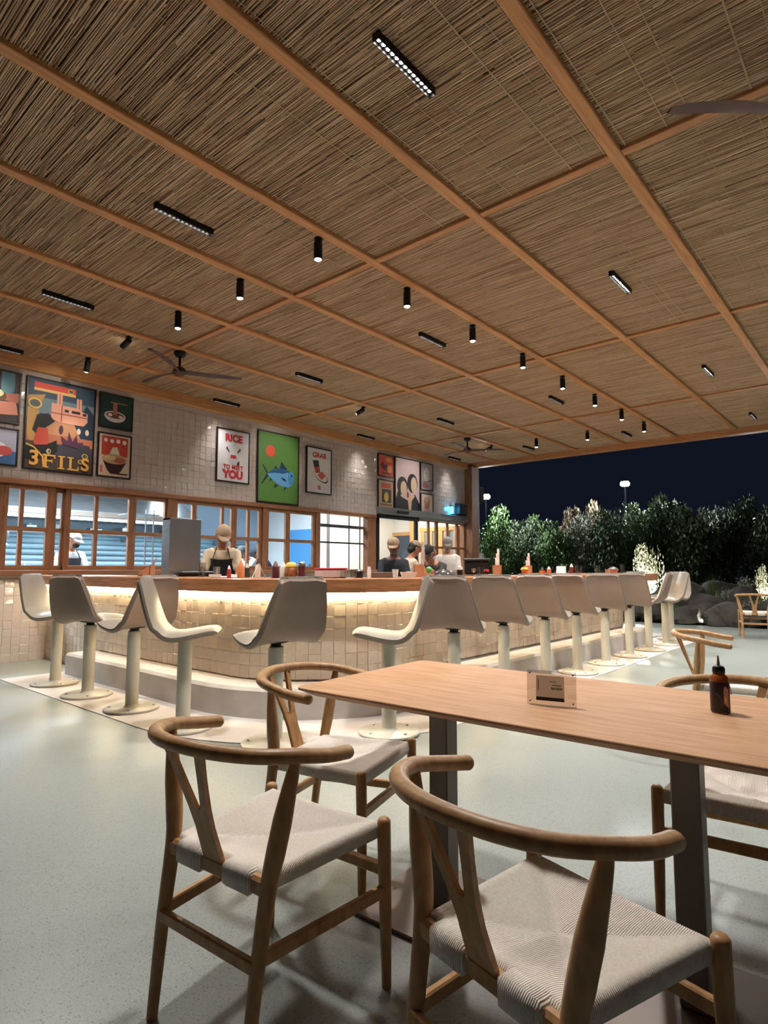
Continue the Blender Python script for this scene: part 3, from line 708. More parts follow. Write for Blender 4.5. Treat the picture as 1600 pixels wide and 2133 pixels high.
make_spot((3.26, 7.90, CEIL-.012), 'tilted black spotlight nearest the tiled wall above the bar', (3.4, WALL_Y, 2.6), None, 10)
make_spot((7.36, 6.80, CEIL-.012), 'tilted black spotlight aimed at the green fish poster', (6.9, WALL_Y, 3.1), None, 26)
make_spot((11.57, 6.80, CEIL-.012), 'tilted black spotlight aimed at the large double portrait', (10.9, WALL_Y, 3.1), None, 26)
def make_linear(x, y, label):
    t = thing('linear_ceiling_light', label, 'light', (x, y, MAT_Z), 0, 'linear ceiling fixtures')
    b = MB(); b.box(-.25, .25, -.022, .022, -.028, .0)
    b.box(-.25, .25, -.022, -.019, -.050, -.028); b.box(-.25, .25, .019, .022, -.050, -.028); b.box(-.25, -.247, -.019, .019, -.050, -.028); b.box(.247, .25, -.019, .019, -.050, -.028)
    b.build('housing', BLACK, t)
    for k in range(13):
        if k: MB().box(-.2415+.037*k, -.2395+.037*k, -.019, .019, -.038, -.028).build('louvre', BLACK, t)
        MB().lathe([(0, -.031), (.010, -.031), (.012, -.0282), (0, -.0282)], (-.222+.037*k, 0, 0), 8).build('lens', LED_ON, t)
    for q in (0,): spot('linear_lamp', (x+q, y, MAT_Z-.06), 2*(14 if y > 7 else 80 if x < 3 and y < 2 else 44 if x > 12 else 96 if x > 5 and y > -1 else 70), NEUT, (136 if y < 7 else 80), 0.9, (x+q, y, 0), size=.12)
for i, x in enumerate((2.40, 5.72, 9.15, 12.45)):
    for j, y in enumerate((-.33, 1.91, 4.15, 6.35, 8.38)):  # the negative y row is added out of view to lift the general light
        if x < 3 and y < 0: continue
        make_linear(x, y, 'short black linear ceiling light '+['added out of view over the dining floor to brighten the room', 'behind the stool row', 'over the bar', 'inside the bar', 'by the tiled wall'][j]+', '+['fourth', 'third', 'second', 'first'][i]+' bay from the garden')
BLADE = mat('fan_blade_wood', S(96, 62, 48), S(76, 48, 38), rough=0.45, nscale=6, scale=(1, 6, 6))
def make_fan(x, y, a0, label):
    t = thing('ceiling_fan', label, 'fan', (x, y, CEIL-.012), math.radians(a0), 'three-blade ceiling fans')
    MB().lathe([(0, 0), (.075, 0), (.075, -.03), (.05, -.06), (0, -.06)], seg=20).build('canopy', BLACK, t, smooth=True)
    MB().lathe([(0, -.05), (.016, -.05), (.016, -.20), (0, -.20)], seg=12).build('down_rod', BLACK, t, smooth=True)
    MB().lathe([(0, -.19), (.03, -.19), (.075, -.225), (.085, -.27), (.06, -.30), (0, -.305)], seg=20).build('motor', BLADE, t, smooth=True)
    for k in range(3):
        M = Matrix.Rotation(k*2*PI/3, 4, 'Z'); R = []
        for s in np.linspace(0, 1, 11):
            r = .05+.73*s; w = np.interp(s, [0, .15, .5, .9, 1], [.035, .042, .062, .052, .03]); tw = math.radians(np.interp(s, [0, .3, 1], [35, 14, 5])); zc = -.255+.012*math.sin(s*2.5); sw = .03*math.sin(s*PI)
            c = Vector((r, sw, zc)); u = Vector((0, math.cos(tw), -math.sin(tw))); n = Vector((0, math.sin(tw), math.cos(tw)))
            R.append([M @ (c+u*w*p+n*.007*q) for p, q in ((-1, 0), (-.5, 1), (.5, 1), (1, 0), (.5, -1), (-.5, -1))])
        MB().rings(R).build('blade', BLADE, t, smooth=True, angle=50)
make_fan(3.93, 6.80, -25, 'dark wooden three-blade ceiling fan above the left end of the bar')
make_fan(10.58, 6.80, -48, 'dark wooden three-blade ceiling fan in front of the corner post')
make_fan(3.86, .24, 132, 'dark wooden three-blade ceiling fan over the dining tables')

# ------------------------------------------------------------------ posters
FLAT = {}
def ink(r, g, b_):
    k = 'ink_%d_%d_%d' % (r, g, b_)
    return mat(k, S(r, g, b_), rough=0.55)
FRAMEBLACK = mat('poster_frame', S(34, 24, 26), rough=0.4)
def text_mesh(s, size, bold=0.0, extr=0.0006, spacing=1.0):
    cu = bpy.data.curves.new('lettering', 'FONT'); cu.body = s; cu.size = size; cu.align_x = 'CENTER'; cu.align_y = 'CENTER'; cu.offset = bold; cu.extrude = extr; cu.space_character = spacing; cu.resolution_u = 4
    o = bpy.data.objects.new('lettering', cu); COL.objects.link(o)
    dg = bpy.context.evaluated_depsgraph_get(); me = bpy.data.meshes.new_from_object(o.evaluated_get(dg))
    bpy.data.objects.remove(o); bpy.data.curves.remove(cu); return me
def ell(cx, cy_, rx, ry, n=20, a0=0, a1=2*PI, rot=0):
    c, s = math.cos(rot), math.sin(rot); out = []
    for k in range(n):
        a = a0+(a1-a0)*k/(n if a1-a0 >= 2*PI-1e-6 else n-1); x, y = rx*math.cos(a), ry*math.sin(a); out.append((cx+x*c-y*s, cy_+x*s+y*c))
    return out
def rect(x0, x1, y0, y1): return [(x0, y0), (x1, y0), (x1, y1), (x0, y1)]
def poster(label, x0, x1, z0, z1, ground, shapes=(), texts=(), fw_=.022, group=None):
    """a framed print on the wall; shapes are in 0..1 of the picture, painted back to front"""
    w, h = x1-x0, z1-z0; t = thing('framed_poster', label, 'poster', ((x0+x1)/2, WALL_Y-.012, z0), 0, group)
    y0 = -.036
    for a, c, d, e in ((-w/2, w/2, h-fw_, h), (-w/2, w/2, 0, fw_), (-w/2, -w/2+fw_, fw_, h-fw_), (w/2-fw_, w/2, fw_, h-fw_)): MB().box(a, c, y0, 0, d, e, bevel=.002).build('frame', FRAMEBLACK, t)
    iw, ih = w-2*fw_, h-2*fw_
    MB().box(-iw/2, iw/2, y0+.010, -.002, fw_, h-fw_).build('print_sheet', ink(*ground), t)
    M0 = Matrix(((iw, 0, 0, -iw/2), (0, 0, -1, y0+.010), (0, ih, 0, fw_), (0, 0, 0, 1)))
    cols = []; b = MB()
    for k, (col, poly) in enumerate(shapes):
        if col not in cols: cols.append(col)
        b.cur = cols.index(col); d = .0004*(k+1)
        b.add([M0 @ Vector((px, py, d)) for px, py in poly], [tuple(range(len(poly)))])
    if b.v: o = b.build('printed_picture', [ink(*c) for c in cols], t)
    for s, cx, cz, size, col, bold, rot in texts:
        me = text_mesh(s, size, bold); me.materials.append(ink(*col))
        o = link('lettering', me, t); o.matrix_local = Matrix.Translation((-iw/2+cx*iw, y0+.010-.0004*(len(shapes)+3), fw_+cz*ih)) @ Matrix.Rotation(PI/2, 4, 'X') @ Matrix.Rotation(rot, 4, 'Z')
    return t
SK = (206, 140, 112)
poster('photo print of two hands holding a filled bun', 1.98, 2.73, 3.04, 3.73, (52, 40, 40),
  [((90, 130, 140), rect(.70, .92, .42, 1)), ((178, 112, 92), [(0, 1), (.35, 1), (.55, .62), (.40, .52), (0, .60)]), ((96, 72, 44), ell(.55, .50, .26, .13)), ((206, 196, 150), ell(.55, .55, .20, .10)), ((188, 118, 98), [(0, .40), (.45, .36), (.95, .42), (1, .16), (.5, .10), (0, .2)]), ((170, 100, 82), [(.78, .56), (1, .60), (1, .40), (.80, .42)])])
poster('pale print of a red and white dish on blue', 1.98, 2.73, 2.49, 2.98, (176, 180, 200), [((70, 110, 160), rect(0, 1, 0, .38)), ((240, 240, 240), ell(.70, .40, .16, .22)), ((206, 88, 84), ell(.80, .38, .14, .14)), ((214, 120, 112), ell(.62, .24, .10, .10))])
G3 = [((58, 82, 104), rect(0, 1, .55, 1)), ((116, 140, 150), rect(0, 1, .62, .80)), ((206, 150, 112), rect(0, 1, .36, .56)), ((196, 120, 92), rect(0, 1, .30, .40)), ((84, 70, 62), rect(0, 1, 0, .30)),
  ((44, 62, 84), [(.70, .55), (.88, .80), (1, .70), (1, .40), (.80, .40)]), ((70, 70, 84), [(.45, .28), (.62, .34), (.95, .33), (1, .18), (.40, .14)]), ((198, 152, 84), [(0, .80), (.25, .84), (.18, .72), (0, .70)]), ((206, 160, 96), ell(.08, .52, .10, .22)),
  ((226, 84, 72), rect(.08, .70, .90, .965)), ((242, 196, 120), rect(.08, .70, .87, .90)),
  ((244, 176, 150), [(.34, .58), (.34, .76), (.42, .76), (.42, .88), (.50, .88), (.50, .75), (.72, .75), (.72, .86), (.80, .86), (.80, .72), (.90, .70), (.90, .60), (.84, .55), (.48, .55)]),
  ((176, 62, 62), rect(.49, .505, .56, .75)), ((176, 62, 62), rect(.34, .90, .645, .655)), ((150, 50, 56), rect(.455, .465, .76, .88)), ((150, 50, 56), rect(.755, .765, .74, .86)),
  ((60, 40, 44), rect(.54, .60, .68, .71)), ((60, 40, 44), rect(.65, .78, .68, .71)), ((60, 40, 44), rect(.82, .88, .67, .70)),
  ((30, 30, 36), [(.08, .42), (.14, .60), (.30, .63), (.40, .55), (.26, .46), (.16, .38)]), ((214, 84, 66), [(.10, .30), (.16, .46), (.30, .46), (.34, .24), (.24, .20), (.14, .22)]),
  ((34, 30, 34), [(0, .24), (.30, .28), (.44, .34), (.46, .22), (.36, .12), (0, .10)]), ((200, 190, 150), ell(.33, .205, .035, .03)), ((30, 30, 36), ell(.34, .205, .015, .014)),
  ((92, 54, 84), [(.54, .30), (.50, .40), (.60, .35), (.62, .46), (.68, .35), (.74, .44), (.76, .35), (.86, .36), (.78, .28)]), ((80, 44, 70), ell(.50, .47, .03, .05)), ((236, 214, 190), ell(.77, .48, .03, .035)), ((236, 214, 190), ell(.90, .48, .03, .035)),
  ((236, 190, 96), [(.0, .27), (.12, .24), (.26, .14), (.28, .04), (.25, .04), (.235, .135), (.11, .225), (0, .25)])]
for cx, cz, q in ((.10, .72, .10), (.62, .925, .045), (.88, .20, .05), (.82, .13, .045)): G3.append(((236, 196, 104), ell(cx, cz, q, q*.6))); G3.append(((90, 96, 100), ell(cx, cz, q*.75, q*.42)))
GO = (238, 176, 84)
for x0, x1, z0, z1 in ((.27, .31, .03, .165), (.245, .335, .02, .035), (.245, .43, .15, .17), (.31, .385, .09, .107), (.41, .43, .125, .17), (.375, .39, .075, .122),
                       (.50, .545, .03, .165), (.47, .575, .02, .035), (.47, .575, .155, .17), (.64, .68, .03, .165), (.61, .71, .155, .17), (.61, .79, .02, .038), (.77, .79, .02, .07)): G3.append((GO, rect(x0, x1, z0, z1)))
poster('large fantasy poster of a red city on a cloud with gold lettering below', 2.79, 3.69, 2.48, 3.73, (150, 156, 158), G3, [('3', .12, .105, .27, (238, 176, 84), .007, 0), ('S', .885, .095, .24, (238, 176, 84), .007, 0)])
poster('dark green print of lifted noodles over a white bowl', 3.74, 4.24, 3.21, 3.725, (38, 62, 58), [((214, 210, 214), ell(.46, .36, .34, .20, 20, PI, 2*PI)), ((226, 222, 224), ell(.46, .38, .34, .13)), ((120, 70, 56), ell(.46, .38, .29, .10)), ((190, 116, 92), rect(.39, .52, .40, .78)), ((240, 232, 220), ell(.30, .38, .07, .05)), ((230, 220, 210), ell(.64, .36, .07, .04)), ((190, 160, 130), rect(.30, .85, .76, .785))])
poster('red and cream print of a heaped rice bowl', 3.74, 4.24, 2.49, 3.14, (226, 204, 182), [((206, 78, 66), rect(.08, .92, .50, .96)), ((238, 226, 206), [(.30, .45), (.42, .70), (.58, .72), (.66, .55), (.68, .42)]), ((58, 34, 34), [(.10, .42), (.92, .42), (.72, .14), (.62, .06), (.38, .06), (.28, .14)]), ((206, 176, 130), ell(.51, .42, .41, .12)), ((188, 108, 84), ell(.66, .40, .20, .07)), ((228, 206, 160), ell(.36, .44, .18, .06)), ((212, 92, 80), rect(.06, .12, .08, .24)), ((44, 32, 32), [(.60, .05), (.94, .06), (.94, .09), (.64, .09)])]
  + [((246, 236, 226), ell(.20+.20*k, .86-.012*(k % 2), .07, .055, 5+k)) for k in range(4)])
poster('white poster with red lettering RICE TO MEET YOU', 5.70, 6.375, 2.645, 3.565, (226, 220, 222), [((206, 202, 206), ell(.50, .62, .24, .10)), ((214, 212, 214), ell(.50, .54, .20, .20)), ((40, 36, 40), [(.26, .64), (.36, .56), (.38, .58), (.29, .67)]), ((40, 36, 40), [(.74, .64), (.64, .56), (.62, .58), (.71, .67)]), ((200, 196, 200), ell(.50, .42, .16, .09)), ((200, 52, 62), rect(.41, .59, .45, .52)), ((30, 28, 30), ell(.66, .35, .035, .065, 14, 0, 2*PI, -.4))],
  [('RICE', .50, .845, .17, (204, 50, 62), .008, 0), ('TO MEET', .50, .275, .098, (204, 50, 62), .003, 0), ('YOU', .50, .125, .185, (204, 50, 62), .012, 0)])
FB, FL, FN = (36, 92, 150), (106, 176, 230), (20, 52, 78)
poster('large green poster of a blue tuna under a red sun', 6.55, 7.52, 2.365, 3.675, (94, 140, 66), [((240, 92, 60), ell(.285, .735, .115, .085)),
  (FN, [(.08, .53), (.20, .40), (.07, .24), (.10, .25), (.26, .385), (.12, .52)]), (FN, [(.52, .50), (.56, .605), (.72, .50)]), (FN, [(.40, .485), (.40, .535), (.48, .49)]), (FN, [(.40, .26), (.38, .20), (.50, .25)]), (FN, [(.66, .245), (.62, .165), (.72, .24)]), (FN, [(.28, .34), (.27, .29), (.34, .32)]),
  (FB, [(.20, .40), (.32, .455), (.48, .50), (.66, .50), (.80, .46), (.88, .38), (.80, .35)]), (FL, [(.20, .40), (.40, .425), (.62, .43), (.74, .46), (.88, .37), (.86, .28), (.74, .235), (.56, .245), (.36, .31)]), ((74, 152, 210), ell(.815, .375, .085, .105)), (FN, [(.55, .375), (.66, .355), (.70, .315), (.60, .335)]), ((16, 26, 38), ell(.83, .415, .018, .016))])
poster('white poster with pixel lettering GRAB it and a plate of sushi', 7.71, 8.385, 2.64, 3.555, (226, 222, 222), [((60, 54, 52), ell(.55, .40, .34, .125, 20, 0, 2*PI, -.35)), ((236, 228, 214), ell(.53, .42, .33, .12, 20, 0, 2*PI, -.35)), ((56, 58, 58), [(.22, .72), (.46, .74), (.50, .60), (.28, .57)]), ((176, 74, 62), [(.28, .57), (.50, .60), (.54, .46), (.34, .44)]), ((206, 104, 84), [(.42, .40), (.62, .50), (.78, .40), (.60, .30)])],
  [('GRAB', .50, .845, .140, (206, 56, 62), .004, 0), ('it', .50, .125, .130, (206, 56, 62), .004, 0)])
poster('small orange and dark red printed picture above the sliding door', 9.80, 10.34, 3.215, 3.72, (214, 92, 62), [((236, 160, 90), ell(.7, .8, .22, .12)), ((110, 40, 50), [(.1, .5), (.3, .7), (.4, .5), (.6, .6), (.5, .3), (.7, .2), (.3, .3)]), ((240, 176, 110), ell(.75, .35, .16, .2)), ((120, 44, 50), rect(.2, .8, .08, .16))])
poster('small tan card poster with a dark panel and red heading', 9.80, 10.34, 2.485, 3.145, (206, 176, 146), [((206, 84, 66), rect(.18, .82, .74, .92)), ((70, 66, 66), rect(.22, .86, .22, .70)), ((226, 192, 72), ell(.52, .42, .16, .18)), ((160, 116, 84), rect(.1, .9, .10, .18))])
poster('large pale poster of two dark haired figures in black', 10.38, 11.31, 2.49, 3.73, (232, 206, 212), [((44, 38, 44), ell(.28, .47, .22, .18)), ((38, 34, 40), ell(.70, .55, .22, .19)), ((236, 212, 186), ell(.76, .52, .13, .16)), ((238, 208, 178), ell(.33, .42, .13, .15)), ((40, 36, 42), [(0, 0), (0, .20), (.12, .40), (.22, .26), (.50, .20), (.62, 0)]), ((36, 32, 38), [(.64, 0), (.66, .24), (.80, .34), (1, .16), (1, 0)]), ((240, 206, 176), [(.54, .02), (.50, .18), (.56, .30), (.72, .34), (.80, .30), (.66, .20), (.64, .02)]), ((150, 60, 70), ell(.50, .31, .04, .06))])
poster('small grey portrait print with a bow line across it', 11.335, 11.84, 3.055, 3.73, (170, 160, 164), [((216, 206, 200), ell(.48, .58, .24, .28)), ((90, 80, 84), rect(.34, .44, .62, .645)), ((90, 80, 84), rect(.54, .64, .61, .635)), ((150, 96, 84), ell(.35, .14, .26, .10)), ((70, 52, 50), [(.12, .22), (.96, .38), (.96, .40), (.12, .25)])])
poster('small pale pink print with a faint orange figure', 11.335, 11.84, 2.49, 2.985, (232, 206, 200), [((206, 148, 120), ell(.5, .60, .26, .26)), ((186, 132, 96), ell(.48, .36, .20, .14)), ((226, 180, 150), ell(.5, .72, .14, .12))])
# speaker, blue lamp on the door header
t = thing('wall_speaker', 'small black loudspeaker on the end of the door operator box', 'speaker', (12.95, WALL_Y-.06, 2.53)); MB().box(-.17, .17, -.14, .04, .02, .32, bevel=.02).build('cabinet', DARK, t); MB().box(-.14, .14, -.147, -.14, .05, .29).build('grille', mat('speaker_grille', S(16, 16, 17), rough=0.9), t); MB().box(-.03, .03, -.05, .03, 0, .03).build('foot', DARK, t)
t = thing('wall_speaker', 'dark loudspeaker on the outer side of the corner post', 'speaker', (13.80, WALL_Y-.05, 2.95)); MB().box(-.14, .16, -.14, .06, 0, .42, bevel=.02).build('cabinet', DARK, t); MB().box(-.12, .14, -.147, -.14, .03, .39).build('grille', MATS['speaker_grille'], t)
t = thing('insect_lamp', 'glowing blue insect lamp beside the loudspeaker', 'lamp', (12.62, WALL_Y-.05, 2.53))
MB().lathe([(0, 0), (.06, 0), (.06, .03), (.03, .035), (0, .035)], seg=14).build('base', DARK, t); MB().lathe([(0, .035), (.030, .035), (.034, .14), (.030, .22), (0, .22)], seg=14).build('tube', emit('blue_lamp', (0.05, 0.55, 1.0, 1), 5.0), t, smooth=True); MB().lathe([(0, .22), (.05, .22), (.05, .24), (0, .25)], seg=14).build('cap', DARK, t)
pl_ = bpy.data.lights.new('blue_glow', 'POINT'); pl_.energy = 1.6; pl_.color = (0.05, 0.5, 1.0); pl_.shadow_soft_size = .05; o = bpy.data.objects.new('blue_glow', pl_); COL.objects.link(o); o.location = (12.62, WALL_Y-.13, 2.70)
# ------------------------------------------------------------------ people
SKIN = mat('skin_tone', S(176, 122, 94), S(160, 106, 80), rough=0.5, nscale=12); HAIR = mat('dark_hair', S(26, 20, 18), rough=0.6)
def remesh(b, name, material, parent, voxel=.012):
    me = bpy.data.meshes.new(name); me.from_pydata(b.v, [], b.f)
    bm = bmesh.new(); bm.from_mesh(me); bmesh.ops.recalc_face_normals(bm, faces=bm.faces); bm.to_mesh(me); bm.free()
    o = bpy.data.objects.new(name, me); COL.objects.link(o)
    r = o.modifiers.new('r', 'REMESH'); r.mode = 'VOXEL'; r.voxel_size = voxel
    s = o.modifiers.new('s', 'SMOOTH'); s.iterations = 3; s.factor = .5
    dg = bpy.context.evaluated_depsgraph_get(); out = bpy.data.meshes.new_from_object(o.evaluated_get(dg)); bpy.data.objects.remove(o)
    out.name = name; out.materials.clear(); out.materials.append(material); out.polygons.foreach_set('use_smooth', [True]*len(out.polygons))
    return link(name, out, parent)
def limb(b, pts, rad): b.tube(pts, rad, 12)
def loft(b, rings_):
    R = []
    for c, rx, ry, ax in rings_:
        u = Vector((0, 1, 0)); f = u.cross(ax).normalized()
        R.append([Vector(c)+u*(rx*math.cos(2*PI*k/20))+f*(ry*math.sin(2*PI*k/20)) for k in range(20)])
    b.rings(R)
def person(label, loc, heading, shirt, lean=0.0, head=(0, 0), arms=((.5, .9, .10), (.5, .9, .10)), cap=(150, 130, 110), apron=None, trousers=(40, 40, 46), mask=False, skin=None, bill=True, h=1.0):
    """lean: torso pitch forward; head: (pitch down, yaw); arms per side: (shoulder swing forward, elbow bend, outward)"""
    t = thing('person', label, 'person', loc, heading); t.scale = (h, h, h); sk = skin or SKIN
    cl, sl = math.cos(lean), math.sin(lean); hip = Vector((0, 0, .93))
    def up_(z, x=0.0, y=0.0): q = z-.93; return Vector((q*sl+x*cl, y, .93+q*cl-x*sl))
    ax = Vector((sl, 0, cl)); B = MB()
    Tr = [(.86, .150, .105), (.96, .158, .110), (1.06, .145, .100), (1.18, .160, .108), (1.30, .180, .115), (1.38, .178, .105), (1.44, .130, .080), (1.475, .07, .06)]
    loft(B, [(up_(z), a, c, ax) for z, a, c in Tr])
    neck = up_(1.44); hb = up_(1.53, .015); limb(B, [neck, hb], [.058, .055])
    HM = Matrix.Translation(hb) @ Matrix.Rotation(head[1], 4, 'Z') @ Matrix.Rotation(lean*.6+head[0], 4, 'Y')
    B.sphere((.010, 0, .115), (.098, .078, .118), 18, 12, HM); B.sphere((.030, 0, .045), (.066, .056, .062), 14, 10, HM)
    B.sphere((.108, 0, .095), (.018, .013, .024), 8, 6, HM); B.sphere((.088, 0, .138), (.02, .05, .012), 10, 6, HM); B.sphere((.080, 0, .020), (.025, .03, .018), 8, 6, HM)
    for s in (-1, 1): B.sphere((0, .080*s, .105), (.022, .012, .032), 8, 6, HM)
    Sh = MB(); Dm = [(z, a+.014, c+.014) for z, a, c in Tr[:-1]]; loft(Sh, [(up_(.84), .168, .125, ax)]+[(up_(z), a, c, ax) for z, a, c in Dm]+[(up_(1.455), .085, .075, ax)])
    for s, (sw, el, out) in zip((1, -1), arms):
        p0 = up_(1.395, 0, .158*s); d1 = Vector((math.sin(sw), out*s, -math.cos(sw))).normalized(); p1 = p0+d1*.29
        d2 = Vector((math.sin(sw+el), -.35*out*s, -math.cos(sw+el))).normalized(); p2 = p1+d2*.25
        limb(B, [p0, p0+d1*.15, p1], [.056, .050, .041]); limb(B, [p1, p1+d2*.08, p2], [.042, .040, .028])
        palm = p2+d2*.05; limb(B, [p2, palm, p2+d2*.085], [.026, .034, .032])
        sdv = d2.cross(Vector((0, 1, 0))).normalized() if abs(d2.y) < .9 else Vector((1, 0, 0)); lat = Vector((0, 1, 0))
        for f, (o_, l) in enumerate(((-.027, .066), (-.009, .078), (.009, .074), (.027, .058))):
            a = p2+d2*.09+lat*o_; m_ = a+d2*l*.55-sdv*.008; e = a+d2*l*.9-sdv*.03; limb(B, [a, m_, e], [.0095, .0090, .0080])
        th = p2+d2*.03-lat*.030*s; limb(B, [th, th+d2*.035-lat*.022*s, th+d2*.062-lat*.028*s-sdv*.012], [.013, .011, .009])
        limb(Sh, [up_(1.40, 0, .12*s), p0, p0+d1*.12, p0+d1*.21], [.066, .064, .060, .060])
    Lg = MB()
    for s in (-1, 1):
        a, k, f = Vector((0, .088*s, .90)), Vector((.015, .092*s, .49)), Vector((-.01, .095*s, .085))
        limb(B, [a, k, f], [.082, .054, .040]); limb(B, [f+Vector((-.03, 0, -.035)), f+Vector((.10, 0, -.05)), f+Vector((.16, 0, -.055))], [.038, .036, .026])
        limb(Lg, [a+Vector((0, 0, .02)), k, f+Vector((0, 0, .03))], [.100, .072, .064])
    loft(Lg, [(Vector((0, 0, .82)), .165, .118, Vector((0, 0, 1))), (Vector((0, 0, .93)), .172, .124, Vector((0, 0, 1))), (Vector((0, 0, .97)), .168, .122, Vector((0, 0, 1)))])
    remesh(B, 'body', sk, t, .011); remesh(Sh, 'shirt', mat('shirt_%d_%d_%d' % shirt, S(*shirt), rough=0.8, bump=0.3, bscale=18), t, .014); remesh(Lg, 'trousers', mat('trousers_%d_%d_%d' % trousers, S(*trousers), rough=0.85), t, .018)
    for s in (-1, 1):
        sh = MB(); sh.tube([(-.05, .095*s, .05), (.06, .096*s, .045), (.15, .098*s, .038)], [.048, .046, .036], 12, flat=1.0); sh.box(-.10, .185, .095*s-.045, .095*s+.047, 0, .022, bevel=.01); sh.build('shoe', DARK, t, smooth=True)
        MB().sphere((.092, .032*s, .118), (.012, .015, .009), 8, 6, HM).build('eye', mat('eye_white', S(210, 204, 198), rough=0.2), t, smooth=True)
        MB().sphere((.1015, .032*s, .118), (.004, .007, .007), 8, 6, HM).build('iris', DARK, t, smooth=True)
    MB().sphere((.088, 0, .048), (.014, .026, .007), 10, 6, HM).build('mouth', mat('lips', S(132, 78, 70), rough=0.5), t, smooth=True)
    hb_ = MB(); hb_.sphere((-.014, 0, .125), (.096, .085, .112), 16, 12, HM); hb_.sphere((-.055, 0, .07), (.06, .074, .07), 12, 8, HM); hb_.build('hair', HAIR, t, smooth=True)
    if cap:
        c = MB(); R = []
        for q in np.linspace(0, 1, 8):
            th = q*PI/2; R.append([HM @ Vector((.004+.106*math.cos(th)*math.cos(2*PI*k/20), .090*math.cos(th)*math.sin(2*PI*k/20), .150+.092*math.sin(th))) for k in range(20)])
        c.rings(R); cm = mat('cap_%d_%d_%d' % cap, S(*cap), rough=0.85); co = c.build('cap', cm, t, smooth=True)
        if bill:
            R = []
            for q in np.linspace(-1, 1, 9):
                a = q*1.05; x0 = .004+.103*math.cos(a*.95); y0 = .088*math.sin(a*.95); e = .075*math.cos(a*1.2); R.append([HM @ Vector((x0, y0, .155)), HM @ Vector((x0+e, y0*1.02, .140-.012*abs(q))), HM @ Vector((x0+e, y0*1.02, .136-.012*abs(q))), HM @ Vector((x0, y0, .149))])
            MB().rings(R).build('brim', cm, co, smooth=True)
    if mask: MB().sphere((.070, 0, .055), (.048, .058, .052), 14, 10, HM).build('face_mask', mat('mask_cloth', S(40, 42, 46), rough=0.8), t, smooth=True)
    if apron:
        am = mat('apron_%d_%d_%d' % apron, S(*apron), rough=0.85); R = []
        for z, w, d in ((.50, .19, .17), (.80, .19, .155), (1.0, .175, .142), (1.14, .16, .142), (1.28, .14, .146), (1.36, .13, .142)):
            row = []
            for k in range(9):
                q = -1+k/4; row.append((w*q, d-.05*q*q))
            R.append([up_(z, x, y) for y, x in row]+[up_(z, x+.008, y) for y, x in row[::-1]])
        MB().rings(R).build('apron', am, t, smooth=True)
        for s in (-1, 1): MB().tube([up_(1.355, .140, .10*s), up_(1.42, .115, .085*s), up_(1.47, .04, .068*s), up_(1.44, -.07, .06*s)], .010, 6, flat=.4).build('apron_strap', am, t, smooth=True)
    return t
R_ = math.radians
person('cook in a pale shirt and dark apron seen through the divided kitchen window', (3.92, 9.85, 0), R_(-95), (206, 218, 226), .12, (.35, .5), ((.5, .9, .15), (.4, .9, .2)), (186, 190, 196), (60, 66, 76), mask=True)
person('cook in a navy shirt cut off by the window frame next to the wall', (2.66, 9.9, 0), R_(-30), (36, 46, 66), .30, (.4, 0), ((.7, .8, .1), (.7, .8, .1)), (196, 196, 196), None)
person('barman in a tan cap and black apron bending beside the steel guard', (4.22, 6.18, 0), R_(-128), (196, 178, 150), .30, (.45, .2), ((.55, .8, .15), (.5, .9, .2)), (158, 134, 108), (30, 28, 30), h=.99)
person('cook in a white shirt and grey cap stooping behind the kitchen window', (7.45, 9.75, 0), R_(-170), (214, 224, 230), .55, (.5, 0), ((.9, .7, .1), (.9, .7, .1)), (108, 112, 112), None)
person('cook in a dark blue shirt working behind the stooping cook', (8.15, 10.1, 0), R_(170), (44, 62, 92), .60, (.5, 0), ((.9, .6, .1), (.9, .6, .1)), (60, 62, 70), None)
person('man in a dark navy T-shirt and tan cap standing behind the bar', (6.15, 5.14, 0), R_(-135), (34, 38, 46), .22, (.25, -.2), ((.35, 1.0, .15), (.35, 1.0, .15)), (140, 116, 92), None, skin=mat('deep_skin', S(112, 76, 60), rough=0.5), h=.915)
person('man in a beige shirt and tan cap with his back half turned', (7.0, 5.62, 0), R_(-30), (196, 178, 160), .2, (.25, 0), ((.4, 1.0, .15), (.4, 1.0, .15)), (146, 124, 104), None, h=.92)
person('man in a white T-shirt and grey cap standing by the slim window', (8.45, 5.85, 0), R_(-150), (214, 206, 198), .10, (.35, .1), ((.3, 1.0, .12), (.3, 1.0, .12)), (128, 120, 112), None, h=.98)
person('worker in a black peaked cap leaning low over the bar', (6.98, 4.95, 0), R_(-170), (60, 52, 50), .62, (.25, 0), ((.8, .5, .12), (.8, .5, .12)), (24, 22, 24), None, h=.93)
# ------------------------------------------------------------------ things on the bar
ZB = 1.10
def lathe_thing(name, label, cat, loc, parts, group=None):
    t = thing(name, label, cat, loc, 0, group)
    for pn, prof, m_ in parts: MB().lathe(prof, seg=14).build(pn, m_, t, smooth=True, angle=50)
    return t
def squeeze_bottle(x, y, col, label, h=.15, r=.026, tip=(226, 206, 190)):
    c = mat('sauce_%d_%d_%d' % col, S(*col), rough=0.35)
    lathe_thing('squeeze_bottle', label, 'bottle', (x, y, ZB), [('body', [(0, 0), (r, 0), (r, h*.62), (r*.85, h*.70), (0, h*.70)], c), ('nozzle', [(0, h*.70), (r*.8, h*.70), (r*.7, h*.76), (r*.2, h), (0, h)], mat('nozzle_%d_%d_%d' % tip, S(*tip), rough=0.5))])
def tumbler(x, y, label, h=.11, r=.034, group='glass tumblers on the bar'):
    lathe_thing('glass_tumbler', label, 'glass', (x, y, ZB), [('glass_wall', [(r*.85, 0), (r, h), (r*.94, h), (r*.80, .008), (0, .008), (0, 0)], TUMBLER)], group)
MENUWOOD = mat('menu_holder_wood', S(200, 140, 104), S(178, 116, 82), rough=0.5, nscale=6)
